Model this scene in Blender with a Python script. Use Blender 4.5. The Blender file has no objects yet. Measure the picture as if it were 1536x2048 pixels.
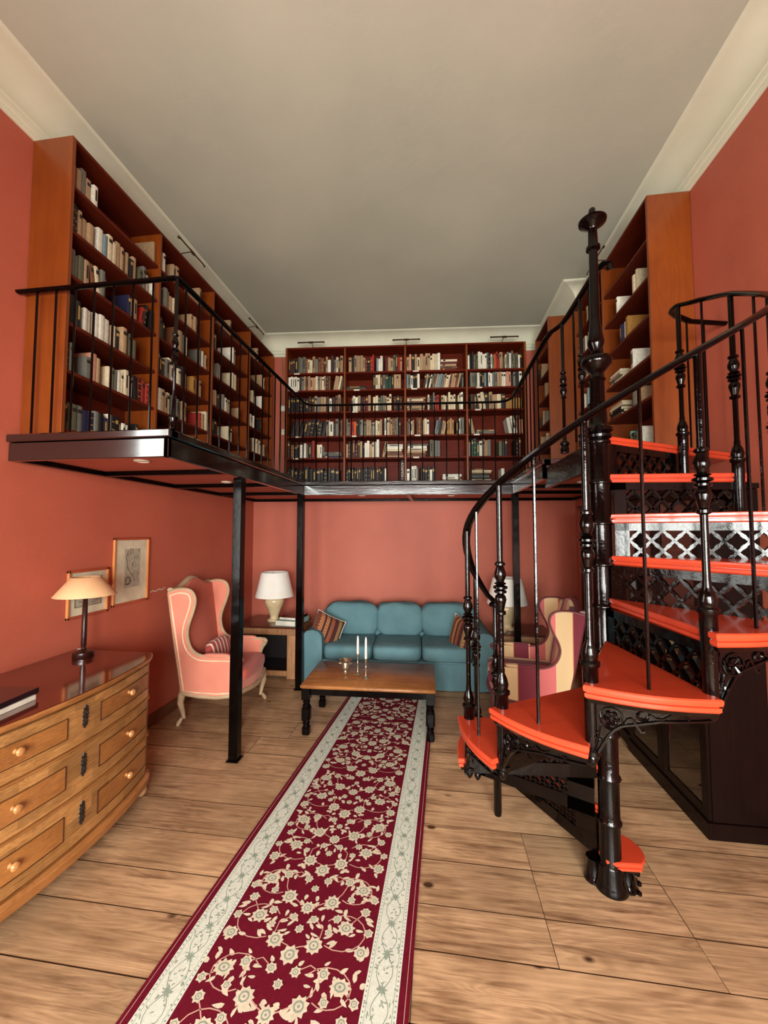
import bpy, bmesh, math, random
from mathutils import Vector, Matrix
from math import sin, cos, pi, radians as R_, atan2, hypot, atan, sqrt
random.seed(7)
S = bpy.context.scene
COL = S.collection

# ---------------------------------------------------------------- camera
F = 785.0
YAW = atan(102/F); PIT = atan(41*cos(YAW)/F)
fw = Vector((-sin(YAW)*cos(PIT), cos(YAW)*cos(PIT), sin(PIT)))
rt = Vector((cos(YAW), sin(YAW), 0)); up = rt.cross(fw)
cd = bpy.data.cameras.new('camera'); cam = bpy.data.objects.new('camera', cd); COL.objects.link(cam)
cam.matrix_world = Matrix(((rt.x, up.x, -fw.x, 0), (rt.y, up.y, -fw.y, 0), (rt.z, up.z, -fw.z, 1.7), (0, 0, 0, 1)))
cd.sensor_fit = 'VERTICAL'; cd.sensor_height = 24; cd.lens = F/2048*24; cd.clip_start = .02; cd.clip_end = 100
S.camera = cam

# ---------------------------------------------------------------- world, lights, exposure
w = bpy.data.worlds.new('world'); S.world = w; w.use_nodes = True
bg = w.node_tree.nodes['Background']; bg.inputs[0].default_value = (.75, .85, 1, 1); bg.inputs[1].default_value = .6
S.view_settings.view_transform = 'Standard'; S.view_settings.look = 'None'
S.view_settings.gamma = 1; S.view_settings.use_curve_mapping = False
S.view_settings.exposure = -0.22
def area(name, loc, rot, sx, sy, e, col, spread=180):
    l = bpy.data.lights.new(name, 'AREA'); l.shape = 'RECTANGLE'; l.size = sx; l.size_y = sy; l.energy = e; l.color = col; l.spread = R_(spread)
    o = bpy.data.objects.new(name, l); COL.objects.link(o); o.location = loc; o.rotation_euler = rot; return o
DAY = (.98, 1.0, .94)
# rear windows (behind the camera) and one window low in the left wall, before the frame begins
REAR_Y = -2.6
WINR = [(-.35, 1.15, .55, 2.6), (1.0, 1.1, .55, 2.6), (-1.75, .8, .55, 2.6)]   # centre x, width, z0, z1
for i, (cx, ww, z0, z1) in enumerate(WINR):
    area('daylight_rear', (cx, REAR_Y-.12, (z0+z1)/2), (R_(68), 0, 0), ww, z1-z0, [270, 310, 75][i], DAY, 150)   # skylight falls slightly downwards
WINL = (.1, 1.0, 1.0, 2.9)     # y0, y1, z0, z1
area('daylight_left', (-2.62, .55, 1.95), (0, R_(-90), 0), 1.9, .9, 70, DAY)

# ---------------------------------------------------------------- helpers
def lin(c):
    return tuple(((x/255)/12.92 if x/255 <= .04045 else ((x/255+.055)/1.055)**2.4) for x in c) + (1,)
MATS = {}
def mat(name, rgb, rough=.6, metal=0, coat=0, var=None, scale=8, amt=.5, bump=0, bscale=40, stretch=None, spec=.5, sheen=0, emit=None, rnd=0):
    if name in MATS: return MATS[name]
    m = bpy.data.materials.new(name); m.use_nodes = True; nt = m.node_tree; N = nt.nodes; L = nt.links
    b = N['Principled BSDF']; b.inputs['Base Color'].default_value = lin(rgb); b.inputs['Roughness'].default_value = rough
    b.inputs['Metallic'].default_value = metal; b.inputs['Coat Weight'].default_value = coat; b.inputs['Coat Roughness'].default_value = .08
    b.inputs['Specular IOR Level'].default_value = spec
    if sheen: b.inputs['Sheen Weight'].default_value = sheen
    tc = N.new('ShaderNodeTexCoord'); mp = N.new('ShaderNodeMapping'); L.new(tc.outputs['Object'], mp.inputs[0])
    if stretch: mp.inputs['Scale'].default_value = stretch
    if var or bump or True:
        nz = N.new('ShaderNodeTexNoise'); nz.inputs['Scale'].default_value = scale; nz.inputs['Detail'].default_value = 6
        L.new(mp.outputs[0], nz.inputs['Vector'])
    if var is None: var = tuple(max(0, c*.86) for c in rgb); amt = .35
    cr = N.new('ShaderNodeValToRGB'); cr.color_ramp.elements[0].position = .5-amt/2; cr.color_ramp.elements[1].position = .5+amt/2
    cr.color_ramp.elements[0].color = lin(var); cr.color_ramp.elements[1].color = lin(rgb)
    L.new(nz.outputs['Fac'], cr.inputs[0]); out = cr.outputs[0]
    if rnd:
        oi = N.new('ShaderNodeObjectInfo'); hs = N.new('ShaderNodeHueSaturation'); mr = N.new('ShaderNodeMapRange')
        mr.inputs[3].default_value = 1-rnd; mr.inputs[4].default_value = 1+rnd
        L.new(oi.outputs['Random'], mr.inputs[0]); L.new(mr.outputs[0], hs.inputs['Value']); L.new(out, hs.inputs['Color']); out = hs.outputs[0]
    L.new(out, b.inputs['Base Color'])
    if bump:
        n2 = N.new('ShaderNodeTexNoise'); n2.inputs['Scale'].default_value = bscale; n2.inputs['Detail'].default_value = 4
        L.new(mp.outputs[0], n2.inputs['Vector'])
        bp = N.new('ShaderNodeBump'); bp.inputs['Strength'].default_value = bump; bp.inputs['Distance'].default_value = .01
        L.new(n2.outputs['Fac'], bp.inputs['Height']); L.new(bp.outputs[0], b.inputs['Normal'])
    if emit:
        b.inputs['Emission Color'].default_value = lin(emit[0]); b.inputs['Emission Strength'].default_value = emit[1]
    MATS[name] = m; return m

def wood(name, rgb, dark, rough=.5, coat=0, axis='X', gscale=1.0, blocks=None, rnd=.12, knots=False, spec=.5):
    """long-grained wood: stretched noise rings along one axis"""
    if name in MATS: return MATS[name]
    m = bpy.data.materials.new(name); m.use_nodes = True; nt = m.node_tree; N = nt.nodes; L = nt.links
    b = N['Principled BSDF']; b.inputs['Roughness'].default_value = rough; b.inputs['Coat Weight'].default_value = coat; b.inputs['Specular IOR Level'].default_value = spec
    tc = N.new('ShaderNodeTexCoord'); oi = N.new('ShaderNodeObjectInfo')
    ad = N.new('ShaderNodeVectorMath'); ad.operation = 'ADD'; L.new(tc.outputs['Object'], ad.inputs[0])
    ml = N.new('ShaderNodeVectorMath'); ml.operation = 'SCALE'; ml.inputs['Scale'].default_value = 37
    cb = N.new('ShaderNodeCombineXYZ'); 
    for i in range(3): L.new(oi.outputs['Random'], cb.inputs[i])
    L.new(cb.outputs[0], ml.inputs[0]); L.new(ml.outputs[0], ad.inputs[1])
    mp = N.new('ShaderNodeMapping'); sc = [9*gscale]*3; sc['XYZ'.index(axis)] = 1.1*gscale; mp.inputs['Scale'].default_value = sc
    L.new(ad.outputs[0], mp.inputs[0])
    n1 = N.new('ShaderNodeTexNoise'); n1.inputs['Scale'].default_value = 1; n1.inputs['Detail'].default_value = 2; n1.inputs['Distortion'].default_value = .4
    L.new(mp.outputs[0], n1.inputs[0])
    mu = N.new('ShaderNodeMath'); mu.operation = 'MULTIPLY'; mu.inputs[1].default_value = 110; L.new(n1.outputs[0], mu.inputs[0])
    sn = N.new('ShaderNodeMath'); sn.operation = 'SINE'; L.new(mu.outputs[0], sn.inputs[0])
    mr = N.new('ShaderNodeMapRange'); mr.inputs[1].default_value = -1; mr.inputs[2].default_value = 1; mr.inputs[3].default_value = 0; mr.inputs[4].default_value = 1; L.new(sn.outputs[0], mr.inputs[0])
    mp2 = N.new('ShaderNodeMapping'); s2 = [60*gscale]*3; s2['XYZ'.index(axis)] = 3*gscale; mp2.inputs['Scale'].default_value = s2; L.new(ad.outputs[0], mp2.inputs[0])
    n2 = N.new('ShaderNodeTexNoise'); n2.inputs['Scale'].default_value = 1; n2.inputs['Detail'].default_value = 5; L.new(mp2.outputs[0], n2.inputs[0])
    n3 = N.new('ShaderNodeTexNoise'); n3.inputs['Scale'].default_value = 3.5; n3.inputs['Detail'].default_value = 4; L.new(ad.outputs[0], n3.inputs[0])
    def mixf(a, fa, c, fc):
        x = N.new('ShaderNodeMath'); x.operation = 'MULTIPLY'; x.inputs[1].default_value = fa; L.new(a, x.inputs[0])
        y = N.new('ShaderNodeMath'); y.operation = 'MULTIPLY_ADD'; y.inputs[1].default_value = fc; L.new(c, y.inputs[0]); L.new(x.outputs[0], y.inputs[2]); return y.outputs[0]
    f = mixf(mr.outputs[0], .12, n2.outputs[0], .65)
    f = mixf(f, 1, n3.outputs[0], .75)
    cr = N.new('ShaderNodeValToRGB'); e = cr.color_ramp.elements; e[0].position = .42; e[1].position = .95
    e[0].color = lin(dark); e[1].color = lin(rgb); L.new(f, cr.inputs[0]); out = cr.outputs[0]
    if knots:
        vo = N.new('ShaderNodeTexVoronoi'); vo.inputs['Scale'].default_value = 3.6; mk = N.new('ShaderNodeMapping'); mk.inputs['Scale'].default_value = (.8, 1.3, 1); L.new(ad.outputs[0], mk.inputs[0]); L.new(mk.outputs[0], vo.inputs[0])
        r2 = N.new('ShaderNodeValToRGB'); r2.color_ramp.elements[0].position = .05; r2.color_ramp.elements[1].position = .10
        r2.color_ramp.elements[0].color = (1, 1, 1, 1); r2.color_ramp.elements[1].color = (0, 0, 0, 1); L.new(vo.outputs['Distance'], r2.inputs[0])
        mx = N.new('ShaderNodeMix'); mx.data_type = 'RGBA'; L.new(r2.outputs[0], mx.inputs[0]); L.new(out, mx.inputs[6]); mx.inputs[7].default_value = lin((62, 38, 22)); out = mx.outputs[2]
        ms = N.new('ShaderNodeMapping'); ms.inputs['Scale'].default_value = (2.2, 26, 1); L.new(ad.outputs[0], ms.inputs[0])
        ns = N.new('ShaderNodeTexNoise'); ns.inputs['Scale'].default_value = 1; ns.inputs['Detail'].default_value = 7; ns.inputs['Roughness'].default_value = .65; L.new(ms.outputs[0], ns.inputs[0])
        rs = N.new('ShaderNodeValToRGB'); rs.color_ramp.elements[0].position = .52; rs.color_ramp.elements[1].position = .72; rs.color_ramp.elements[0].color = (0, 0, 0, 1); rs.color_ramp.elements[1].color = (.85, .85, .85, 1); L.new(ns.outputs[0], rs.inputs[0])
        mz = N.new('ShaderNodeMix'); mz.data_type = 'RGBA'; L.new(rs.outputs[0], mz.inputs[0]); L.new(out, mz.inputs[6]); mz.inputs[7].default_value = lin((84, 50, 30)); out = mz.outputs[2]
        # pale worn patches
        n4 = N.new('ShaderNodeTexNoise'); n4.inputs['Scale'].default_value = 1.3; n4.inputs['Detail'].default_value = 5; L.new(ad.outputs[0], n4.inputs[0])
        r4 = N.new('ShaderNodeValToRGB'); r4.color_ramp.elements[0].position = .5; r4.color_ramp.elements[1].position = .75
        r4.color_ramp.elements[0].color = (0, 0, 0, 1); r4.color_ramp.elements[1].color = (.55, .55, .55, 1); L.new(n4.outputs[0], r4.inputs[0])
        m4 = N.new('ShaderNodeMix'); m4.data_type = 'RGBA'; L.new(r4.outputs[0], m4.inputs[0]); L.new(out, m4.inputs[6]); m4.inputs[7].default_value = lin((150, 122, 90)); out = m4.outputs[2]
    if blocks:
        br = N.new('ShaderNodeTexBrick'); br.inputs['Scale'].default_value = blocks[0]; br.inputs['Mortar Size'].default_value = 0
        br.inputs['Color1'].default_value = (.62, .62, .62, 1); br.inputs['Color2'].default_value = (1.25, 1.25, 1.25, 1)
        br.inputs['Brick Width'].default_value = .5; br.inputs['Row Height'].default_value = blocks[1]
        mb_ = N.new('ShaderNodeMapping'); mb_.inputs['Rotation'].default_value = (R_(90), 0, R_(90)); sx_ = N.new('ShaderNodeSeparateXYZ'); cx_ = N.new('ShaderNodeCombineXYZ'); L.new(tc.outputs['Object'], sx_.inputs[0]); L.new(sx_.outputs[1], cx_.inputs[0]); L.new(sx_.outputs[2], cx_.inputs[1]); L.new(cx_.outputs[0], br.inputs[0])
        mm = N.new('ShaderNodeMix'); mm.data_type = 'RGBA'; mm.blend_type = 'MULTIPLY'; mm.inputs[0].default_value = .75; L.new(out, mm.inputs[6]); L.new(br.outputs[0], mm.inputs[7]); out = mm.outputs[2]
    hs = N.new('ShaderNodeHueSaturation'); m2 = N.new('ShaderNodeMapRange'); m2.inputs[3].default_value = 1-rnd; m2.inputs[4].default_value = 1+rnd
    L.new(oi.outputs['Random'], m2.inputs[0]); L.new(m2.outputs[0], hs.inputs['Value']); L.new(out, hs.inputs['Color']); L.new(hs.outputs[0], b.inputs['Base Color'])
    bp = N.new('ShaderNodeBump'); bp.inputs['Strength'].default_value = .25; bp.inputs['Distance'].default_value = .004; L.new(f, bp.inputs['Height']); L.new(bp.outputs[0], b.inputs['Normal'])
    MATS[name] = m; return m

def wm(o):
    m = Matrix.Identity(4)
    while o is not None:
        m = (Matrix.Translation(o.location) @ o.rotation_euler.to_matrix().to_4x4()) @ m; o = o.parent
    return m

class MB:
    def __init__(s): s.v = []; s.f = []; s.mi = []; s.cur = 0; s.T = None
    def add(s, vs, fs, mi=None):
        n = len(s.v)
        for p in vs:
            p = Vector(p); s.v.append(s.T @ p if s.T is not None else p)
        for f in fs: s.f.append([n+i for i in f]); s.mi.append(s.cur if mi is None else mi)
        return s
    def box(s, a, b, bev=0, mi=None):
        x0, y0, z0 = [min(a[i], b[i]) for i in range(3)]; x1, y1, z1 = [max(a[i], b[i]) for i in range(3)]
        if bev:
            e = bev; vs = []; 
            for (zz, k) in ((z0, 1), (z0+e, 0), (z1-e, 0), (z1, 1)):
                q = e*k
                c = [(x0+e, y0+q), (x1-e, y0+q), (x1-q, y0+e), (x1-q, y1-e), (x1-e, y1-q), (x0+e, y1-q), (x0+q, y1-e), (x0+q, y0+e)]
                if k: c = [(x0+e, y0+e), (x1-e, y0+e), (x1-e, y0+e), (x1-e, y1-e), (x1-e, y1-e), (x0+e, y1-e), (x0+e, y1-e), (x0+e, y0+e)]
                vs += [(px, py, zz) for px, py in c]
            fs = [list(range(7, -1, -1)), list(range(24, 32))]
            for r in range(3):
                for i in range(8): j = (i+1) % 8; fs.append([r*8+i, r*8+j, r*8+8+j, r*8+8+i])
            return s.add(vs, fs, mi)
        vs = [(x0, y0, z0), (x1, y0, z0), (x1, y1, z0), (x0, y1, z0), (x0, y0, z1), (x1, y0, z1), (x1, y1, z1), (x0, y1, z1)]
        return s.add(vs, [(3, 2, 1, 0), (4, 5, 6, 7), (0, 1, 5, 4), (1, 2, 6, 5), (2, 3, 7, 6), (3, 0, 4, 7)], mi)
    def lathe(s, prof, c=(0, 0), seg=16, mi=None, z0=0):
        """prof list of (r,z); closed with caps"""
        n = len(prof); vs = []; fs = []
        for r, z in prof:
            for i in range(seg): a = 2*pi*i/seg; vs.append((c[0]+r*cos(a), c[1]+r*sin(a), z0+z))
        for k in range(n-1):
            for i in range(seg): j = (i+1) % seg; fs.append((k*seg+i, k*seg+j, (k+1)*seg+j, (k+1)*seg+i))
        fs.append(list(range(seg-1, -1, -1))); fs.append([(n-1)*seg+i for i in range(seg)])
        return s.add(vs, fs, mi)
    def tube(s, pts, r, seg=8, sx=1, sy=1, closed=False, mi=None, upv=(0, 0, 1)):
        pts = [Vector(p) for p in pts]; n = len(pts); rs = r if isinstance(r, (list, tuple)) else [r]*n
        vs = []; fs = []; U = Vector(upv)
        for i, p in enumerate(pts):
            a = pts[(i-1) % n] if (closed or i > 0) else p; b = pts[(i+1) % n] if (closed or i < n-1) else p
            t = (b-a).normalized() if (b-a).length > 1e-9 else Vector((0, 0, 1))
            ref = U if abs(t.dot(U)) < .97 else Vector((1, 0, 0)) if abs(t.x) < .9 else Vector((0, 1, 0))
            if i > 0 and abs(t.dot(U)) >= .9: ref = pu if abs(t.dot(pu)) < .97 else ref
            sd = t.cross(ref).normalized(); uu = sd.cross(t).normalized(); pu = uu
            for k in range(seg):
                an = 2*pi*(k+.5)/seg; vs.append(p+sd*(cos(an)*rs[i]*sx)+uu*(sin(an)*rs[i]*sy))
        m = n if closed else n-1
        for i in range(m):
            i2 = (i+1) % n
            for k in range(seg): j = (k+1) % seg; fs.append((i*seg+k, i*seg+j, i2*seg+j, i2*seg+k))
        if not closed: fs.append(list(range(seg-1, -1, -1))); fs.append([(n-1)*seg+k for k in range(seg)])
        return s.add(vs, fs, mi)
    def prism(s, out, z0, z1, mi=None):
        return s.layers(out, [(z0, 0), (z1, 0)], mi)
    def layers(s, out, lay, mi=None):
        """stacked outline: lay = [(z, inset)...] bottom to top"""
        n = len(out); A = sum(out[i][0]*out[(i+1) % n][1]-out[(i+1) % n][0]*out[i][1] for i in range(n))
        if A < 0: out = out[::-1]
        nr = []
        for i in range(n):
            a = Vector(out[i-1]); b = Vector(out[i]); c = Vector(out[(i+1) % n])
            d1 = (b-a).normalized(); d2 = (c-b).normalized(); q = Vector((-(d1.y+d2.y), d1.x+d2.x)); q = q.normalized() if q.length > 1e-6 else Vector((0, 0)); nr.append(q)
        vs = []
        for z, ins in lay: vs += [(out[i][0]+nr[i].x*ins, out[i][1]+nr[i].y*ins, z) for i in range(n)]
        fs = [list(range(n-1, -1, -1)), [(len(lay)-1)*n+i for i in range(n)]]
        for k in range(len(lay)-1):
            for i in range(n): j = (i+1) % n; fs.append((k*n+i, k*n+j, (k+1)*n+j, (k+1)*n+i))
        return s.add(vs, fs, mi)
    def cushion(s, c, d, ex=.35, nu=20, nv=12, sag=0, wr=0, mi=None, seed=0):
        """superellipsoid pillow: centre c, half sizes d"""
        rr = random.Random(seed); ph = [rr.uniform(0, 6) for _ in range(6)]
        def sp(v, e): return (abs(v)**e)*(1 if v >= 0 else -1)
        vs = []; fs = []
        for j in range(nv+1):
            la = -pi/2+pi*j/nv
            for i in range(nu):
                lo = 2*pi*i/nu
                x = sp(cos(la), ex)*sp(cos(lo), ex); y = sp(cos(la), ex)*sp(sin(lo), ex); z = sp(sin(la), ex*1.3)
                k = 1+wr*(sin(5*x+ph[0])*sin(4*y+ph[1])+.6*sin(9*z+7*x+ph[2]))
                vs.append((c[0]+x*d[0]*k, c[1]+y*d[1]*k, c[2]+z*d[2]*k-sag*(1-x*x)*(1-y*y)*(z > 0)))
        for j in range(nv):
            for i in range(nu): i2 = (i+1) % nu; fs.append((j*nu+i, j*nu+i2, (j+1)*nu+i2, (j+1)*nu+i))
        return s.add(vs, fs, mi)
    def mesh(s, name, mats, smooth=False, ang=35):
        me = bpy.data.meshes.new(name); me.from_pydata(s.v, [], s.f)
        for m in (mats if isinstance(mats, (list, tuple)) else [mats]): me.materials.append(m)
        me.polygons.foreach_set('material_index', s.mi)
        bm = bmesh.new(); bm.from_mesh(me); bmesh.ops.remove_doubles(bm, verts=bm.verts, dist=1e-5)
        bmesh.ops.recalc_face_normals(bm, faces=bm.faces)
        if smooth:
            for f in bm.faces: f.smooth = True
            for e in bm.edges:
                if len(e.link_faces) == 2 and e.calc_face_angle(0) > R_(ang): e.smooth = False
        bm.to_mesh(me); bm.free(); return me
    def build(s, name, mats, parent=None, smooth=False, ang=35, label=None, kind=None, group=None, cat=None):
        if parent is not None:
            inv = wm(parent).inverted(); s.v = [inv @ v for v in s.v]
        o = bpy.data.objects.new(name, s.mesh(name, mats, smooth, ang)); COL.objects.link(o); o.parent = parent
        return tag(o, label, cat, group, kind)
def tag(o, label=None, cat=None, group=None, kind=None):
    if label: o['label'] = label
    if cat: o['category'] = cat
    if group: o['group'] = group
    if kind: o['kind'] = kind
    return o
def thing(name, loc, label, cat, group=None, rz=0, kind=None):
    o = bpy.data.objects.new(name, None); COL.objects.link(o); o.location = loc; o.rotation_euler = (0, 0, rz); o.empty_display_size = .1
    return tag(o, label, cat, group, kind)
def kids(o): return [c for c in KID.get(o.name, [])]
def copy_tree(root, loc, rz, label, group=None):
    r = root.copy(); COL.objects.link(r); r.location = loc; r.rotation_euler = (0, 0, rz); r['label'] = label
    if group: r['group'] = group
    for ch in [o for o in bpy.data.objects if o.parent == root]:
        c = ch.copy(); COL.objects.link(c); c.parent = r
        for g in [o for o in bpy.data.objects if o.parent == ch]:
            d = g.copy(); COL.objects.link(d); d.parent = c
    return r
ORD = ['first', 'second', 'third', 'fourth', 'fifth', 'sixth', 'seventh', 'eighth', 'ninth', 'tenth', 'eleventh', 'twelfth', '13th', '14th', '15th', '16th', '17th', '18th', '19th', '20th', '21st', '22nd', '23rd', '24th', '25th', '26th', '27th', '28th', '29th', '30th', '31st', '32nd']

# ---------------------------------------------------------------- materials
M_WALL = mat('red_wall_paint', (180, 92, 70), .6, var=(170, 84, 62), scale=2.2, amt=.5, bump=.08, bscale=90)
M_CEIL = mat('ceiling_plaster', (190, 190, 172), .85, var=(170, 172, 156), scale=.9, amt=.5, bump=.15, bscale=14)
M_CORN = mat('cornice_plaster', (220, 220, 196), .7, var=(204, 204, 180), scale=3, bump=.05, bscale=30)
M_BLK = mat('black_gloss_paint', (6, 3, 3), .18, coat=.12, var=(4, 2, 2), bump=.22, bscale=16, spec=.12)
M_IRON = mat('black_cast_iron_paint', (4, 2, 2), .1, coat=.32, var=(6, 3, 3), bump=.3, bscale=35, spec=.15)
M_FAS = mat('black_brushed_gloss_fascia', (7, 3, 3), .16, coat=1, var=(5, 3, 3), bump=.08, bscale=9, spec=1, stretch=(.6, .6, 6))
M_TREAD = mat('orange_tread_paint', (190, 64, 36), .28, coat=.4, var=(176, 54, 30), scale=5, bump=.06, bscale=30)
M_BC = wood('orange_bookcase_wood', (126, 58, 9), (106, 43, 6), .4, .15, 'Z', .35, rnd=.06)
M_BCS = wood('shaded_bookcase_wood', (92, 30, 11), (70, 20, 7), .5, 0, 'Y', .7, rnd=.08, spec=.2)  # same wood as the bookcase sides; shade inside the shelves put into the colour
M_BCX = wood('shaded_bookcase_wood_across', (100, 30, 9), (74, 19, 6), .5, 0, 'X', .7, rnd=.08, spec=.15)  # bookcase wood with grain across, shelf shade darkened into its colour too
M_FL = wood('old_pine_boards', (192, 154, 116), (112, 78, 50), .45, .05, 'X', 1.0, rnd=.10, knots=True)
M_GAP = mat('dark_gap', (66, 42, 27), .95, spec=0)
M_WHITE = mat('white_plastic', (225, 215, 195), .5)
M_SPOT = mat('spot_glass', (235, 205, 185), .3)

# ================================================================ THE SETTING
XL, XR = -2.5, 1.847
def yb(x): return 5.17+.07*(x+2.5)
ZC = 4.40
M = MB(); M.box((XL-.15, REAR_Y-.2, -.08), (XR+.2, 5.7, -.03)); floor = M.build('floor', M_GAP, kind='structure')
# boards run across the room; each is one object, none deeper than a board's joint
ys = []; y = REAR_Y
rows = [-2.6, -2.33, -2.08, -1.8, -1.55, -1.29, -1.0, -.74, -.5, -.22, .03, .29, .55, .79, 1.03, 1.2, 1.452, 1.70, 1.90, 2.15, 2.40, 2.715, 2.96, 3.2, 3.46, 3.7, 3.95, 4.2, 4.44, 4.7, 4.95, 5.2, 5.45]
HX0, HX1 = .47, 1.07
rp = random.Random(3)
for i in range(len(rows)-1):
    y0, y1 = rows[i], rows[i+1]
    cuts = [XL]
    if 1.6 < (y0+y1)/2 < 2.45: cuts += [rp.choice([-.7, -.4]), HX0, HX1]
    else: cuts += [rp.uniform(-1.5, .9)]
    cuts.append(XR)
    for a, b in zip(cuts[:-1], cuts[1:]):
        yy0, yy1 = y0, y1
        if a == HX0:
            yy0 += .0
        dz = rp.uniform(-.003, 0); sl = -.007
        e = .0024; bv = .0012
        P = [(a+e*.6, yy0+e), (b-e*.6, yy0+e), (b-e*.6, yy1-e), (a+e*.6, yy1-e)]
        mb = MB(); mb.layers([(px, py+sl*(px+.3)) for px, py in P], [(-.03, 0), (dz, 0)])
        mb.mi = [0, 0]+[1]*(len(mb.f)-2); mb.build('plank', [M_FL, M_GAP], floor)
# walls
M = MB(); M.add([(XL, REAR_Y, 0), (XL, WINL[0], 0), (XL, WINL[1], 0), (XL, yb(XL), 0), (XL, REAR_Y, ZC), (XL, WINL[0], ZC), (XL, WINL[1], ZC), (XL, yb(XL), ZC), (XL, WINL[0], WINL[2]), (XL, WINL[1], WINL[2]), (XL, WINL[0], WINL[3]), (XL, WINL[1], WINL[3])],
 [(0, 1, 5, 4), (1, 2, 9, 8), (10, 11, 6, 5), (2, 3, 7, 6)])
# thickness
def thick(mb, off):
    n = len(mb.v); fs = list(mb.f); mb.v += [v+Vector(off) for v in mb.v[:n]]
    for f in fs: mb.f.append([i+n for i in reversed(f)]); mb.mi.append(0)
    ec = {}
    for f in fs:
        for i in range(len(f)):
            a, b = f[i], f[(i+1) % len(f)]; ec[(min(a, b), max(a, b))] = ec.get((min(a, b), max(a, b)), 0)+1
    for (a, b), c in ec.items():
        if c == 1: mb.f.append([a, b, b+n, a+n]); mb.mi.append(0)
thick(M, (-.15, 0, 0)); M.build('wall_left', M_WALL, kind='structure')
M = MB(); M.box((XR, REAR_Y, 0), (XR+.15, 5.7, ZC)); M.build('wall_right', M_WALL, kind='structure')
M = MB(); M.add([(XL, yb(XL), 0), (XR+.15, yb(XR+.15), 0), (XR+.15, yb(XR+.15), ZC), (XL, yb(XL), ZC)], [(0, 1, 2, 3)]); thick(M, (0, .15, 0)); M.build('wall_back', M_WALL, kind='structure')
M = MB()
xs = sorted([XL-.15, XR+.15]+[c-w_/2 for c, w_, a, b in WINR]+[c+w_/2 for c, w_, a, b in WINR])
for i in range(0, len(xs), 2): M.box((xs[i], REAR_Y-.2, 0), (xs[i+1], REAR_Y, ZC))
for c, w_, z0, z1 in WINR: M.box((c-w_/2, REAR_Y-.2, 0), (c+w_/2, REAR_Y, z0)); M.box((c-w_/2, REAR_Y-.2, z1), (c+w_/2, REAR_Y, ZC))
M.build('wall_rear', M_WALL, kind='structure')
M_WF = mat('white_window_paint', (225, 222, 210), .4)
for i, (c, w_, z0, z1) in enumerate(WINR):
    M = MB(); yw = REAR_Y-.05
    for a, b in (((c-w_/2, z0), (c-w_/2+.06, z1)), ((c+w_/2-.06, z0), (c+w_/2, z1)), ((c-w_/2, z0), (c+w_/2, z0+.07)), ((c-w_/2, z1-.07), (c+w_/2, z1)), ((c-.025, z0), (c+.025, z1)), ((c-w_/2, z0+1.45), (c+w_/2, z0+1.5))):
        M.box((a[0], yw-.03, a[1]), (b[0], yw+.03, b[1]))
    M.build('window_%d' % (i+1), M_WF, kind='structure')
M = MB(); xw = XL-.05
for a, b in (((WINL[0], WINL[2]), (WINL[0]+.06, WINL[3])), ((WINL[1]-.06, WINL[2]), (WINL[1], WINL[3])), ((WINL[0], WINL[2]), (WINL[1], WINL[2]+.06)), ((WINL[0], WINL[3]-.06), (WINL[1], WINL[3])), ((.53, WINL[2]), (.57, WINL[3]))):
    M.box((xw-.03, a[0], a[1]), (xw+.03, b[0], b[1]))
M.build('window_4', M_WF, kind='structure')
M = MB(); M.box((XL-.15, REAR_Y-.2, ZC), (XR+.15, 5.7, ZC+.1)); M.build('ceiling', M_CEIL, kind='structure')
# cornice: stepped mouldings then a cove
prof = [(0, 4.17), (.012, 4.17), (.02, 4.185), (.02, 4.2), (.032, 4.205), (.04, 4.225), (.04, 4.235), (.05, 4.24)]
for k in range(9):
    a = pi/2*k/8; prof.append((.05+.17*(1-cos(a)), 4.245+.14*sin(a)))
prof += [(.235, 4.388), (.245, 4.4)]
def cornice(name, f, n0, n1):
    mb = MB(); vs = [f(d, z, n0) for d, z in prof]+[f(d, z, n1) for d, z in prof]; n = len(prof)
    mb.add(vs, [(i, i+1, n+i+1, n+i) for i in range(n-1)]); return mb.build(name, M_CORN, kind='structure', smooth=True, ang=40)
cornice('trim_1', lambda d, z, t: (XL+d, REAR_Y if t == 0 else yb(XL+d)-d, z), 0, 1)
cornice('trim_2', lambda d, z, t: (XR-d, REAR_Y if t == 0 else yb(XR-d)-d, z), 0, 1)
cornice('trim_3', lambda d, z, t: (XL+d if t == 0 else XR-d, yb(XL+d if t == 0 else XR-d)-d, z), 0, 1)
# chimney breast that steps the right wall forward behind the last bookcase
M = MB(); M.box((1.62, 4.52, 2.276), (XR, yb(1.62)+.05, ZC)); M.build('wall_right_breast', M_WALL, kind='structure')
cornice('trim_4', lambda d, z, t: (1.62-d, 4.52-d if t == 0 else yb(1.62-d)-d, z), 0, 1)
cornice('trim_5', lambda d, z, t: (1.62-d if t == 0 else XR, 4.52-d, z), 0, 1)
M_BB = wood('baseboard_wood', (120, 70, 45), (80, 42, 26), .5, 0, 'Y', .8)
def base(name, a, b):
    mb = MB(); mb.box(a, b, .006); mb.build(name, M_BB, kind='structure')
base('baseboard_right', (XR-.022, REAR_Y, 0), (XR, 2.46, .11)); base('baseboard_left', (XL, 2.5, 0), (XL+.02, yb(XL)-.02, .1))
M = MB(); M.add([(XL+.02, yb(XL)-.02, 0), (XR, yb(XR)-.02, 0), (XR, yb(XR)-.02, .1), (XL+.02, yb(XL)-.02, .1)], [(0, 1, 2, 3)]); thick(M, (0, .02, 0)); M.build('baseboard_back', M_BB, kind='structure')

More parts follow.
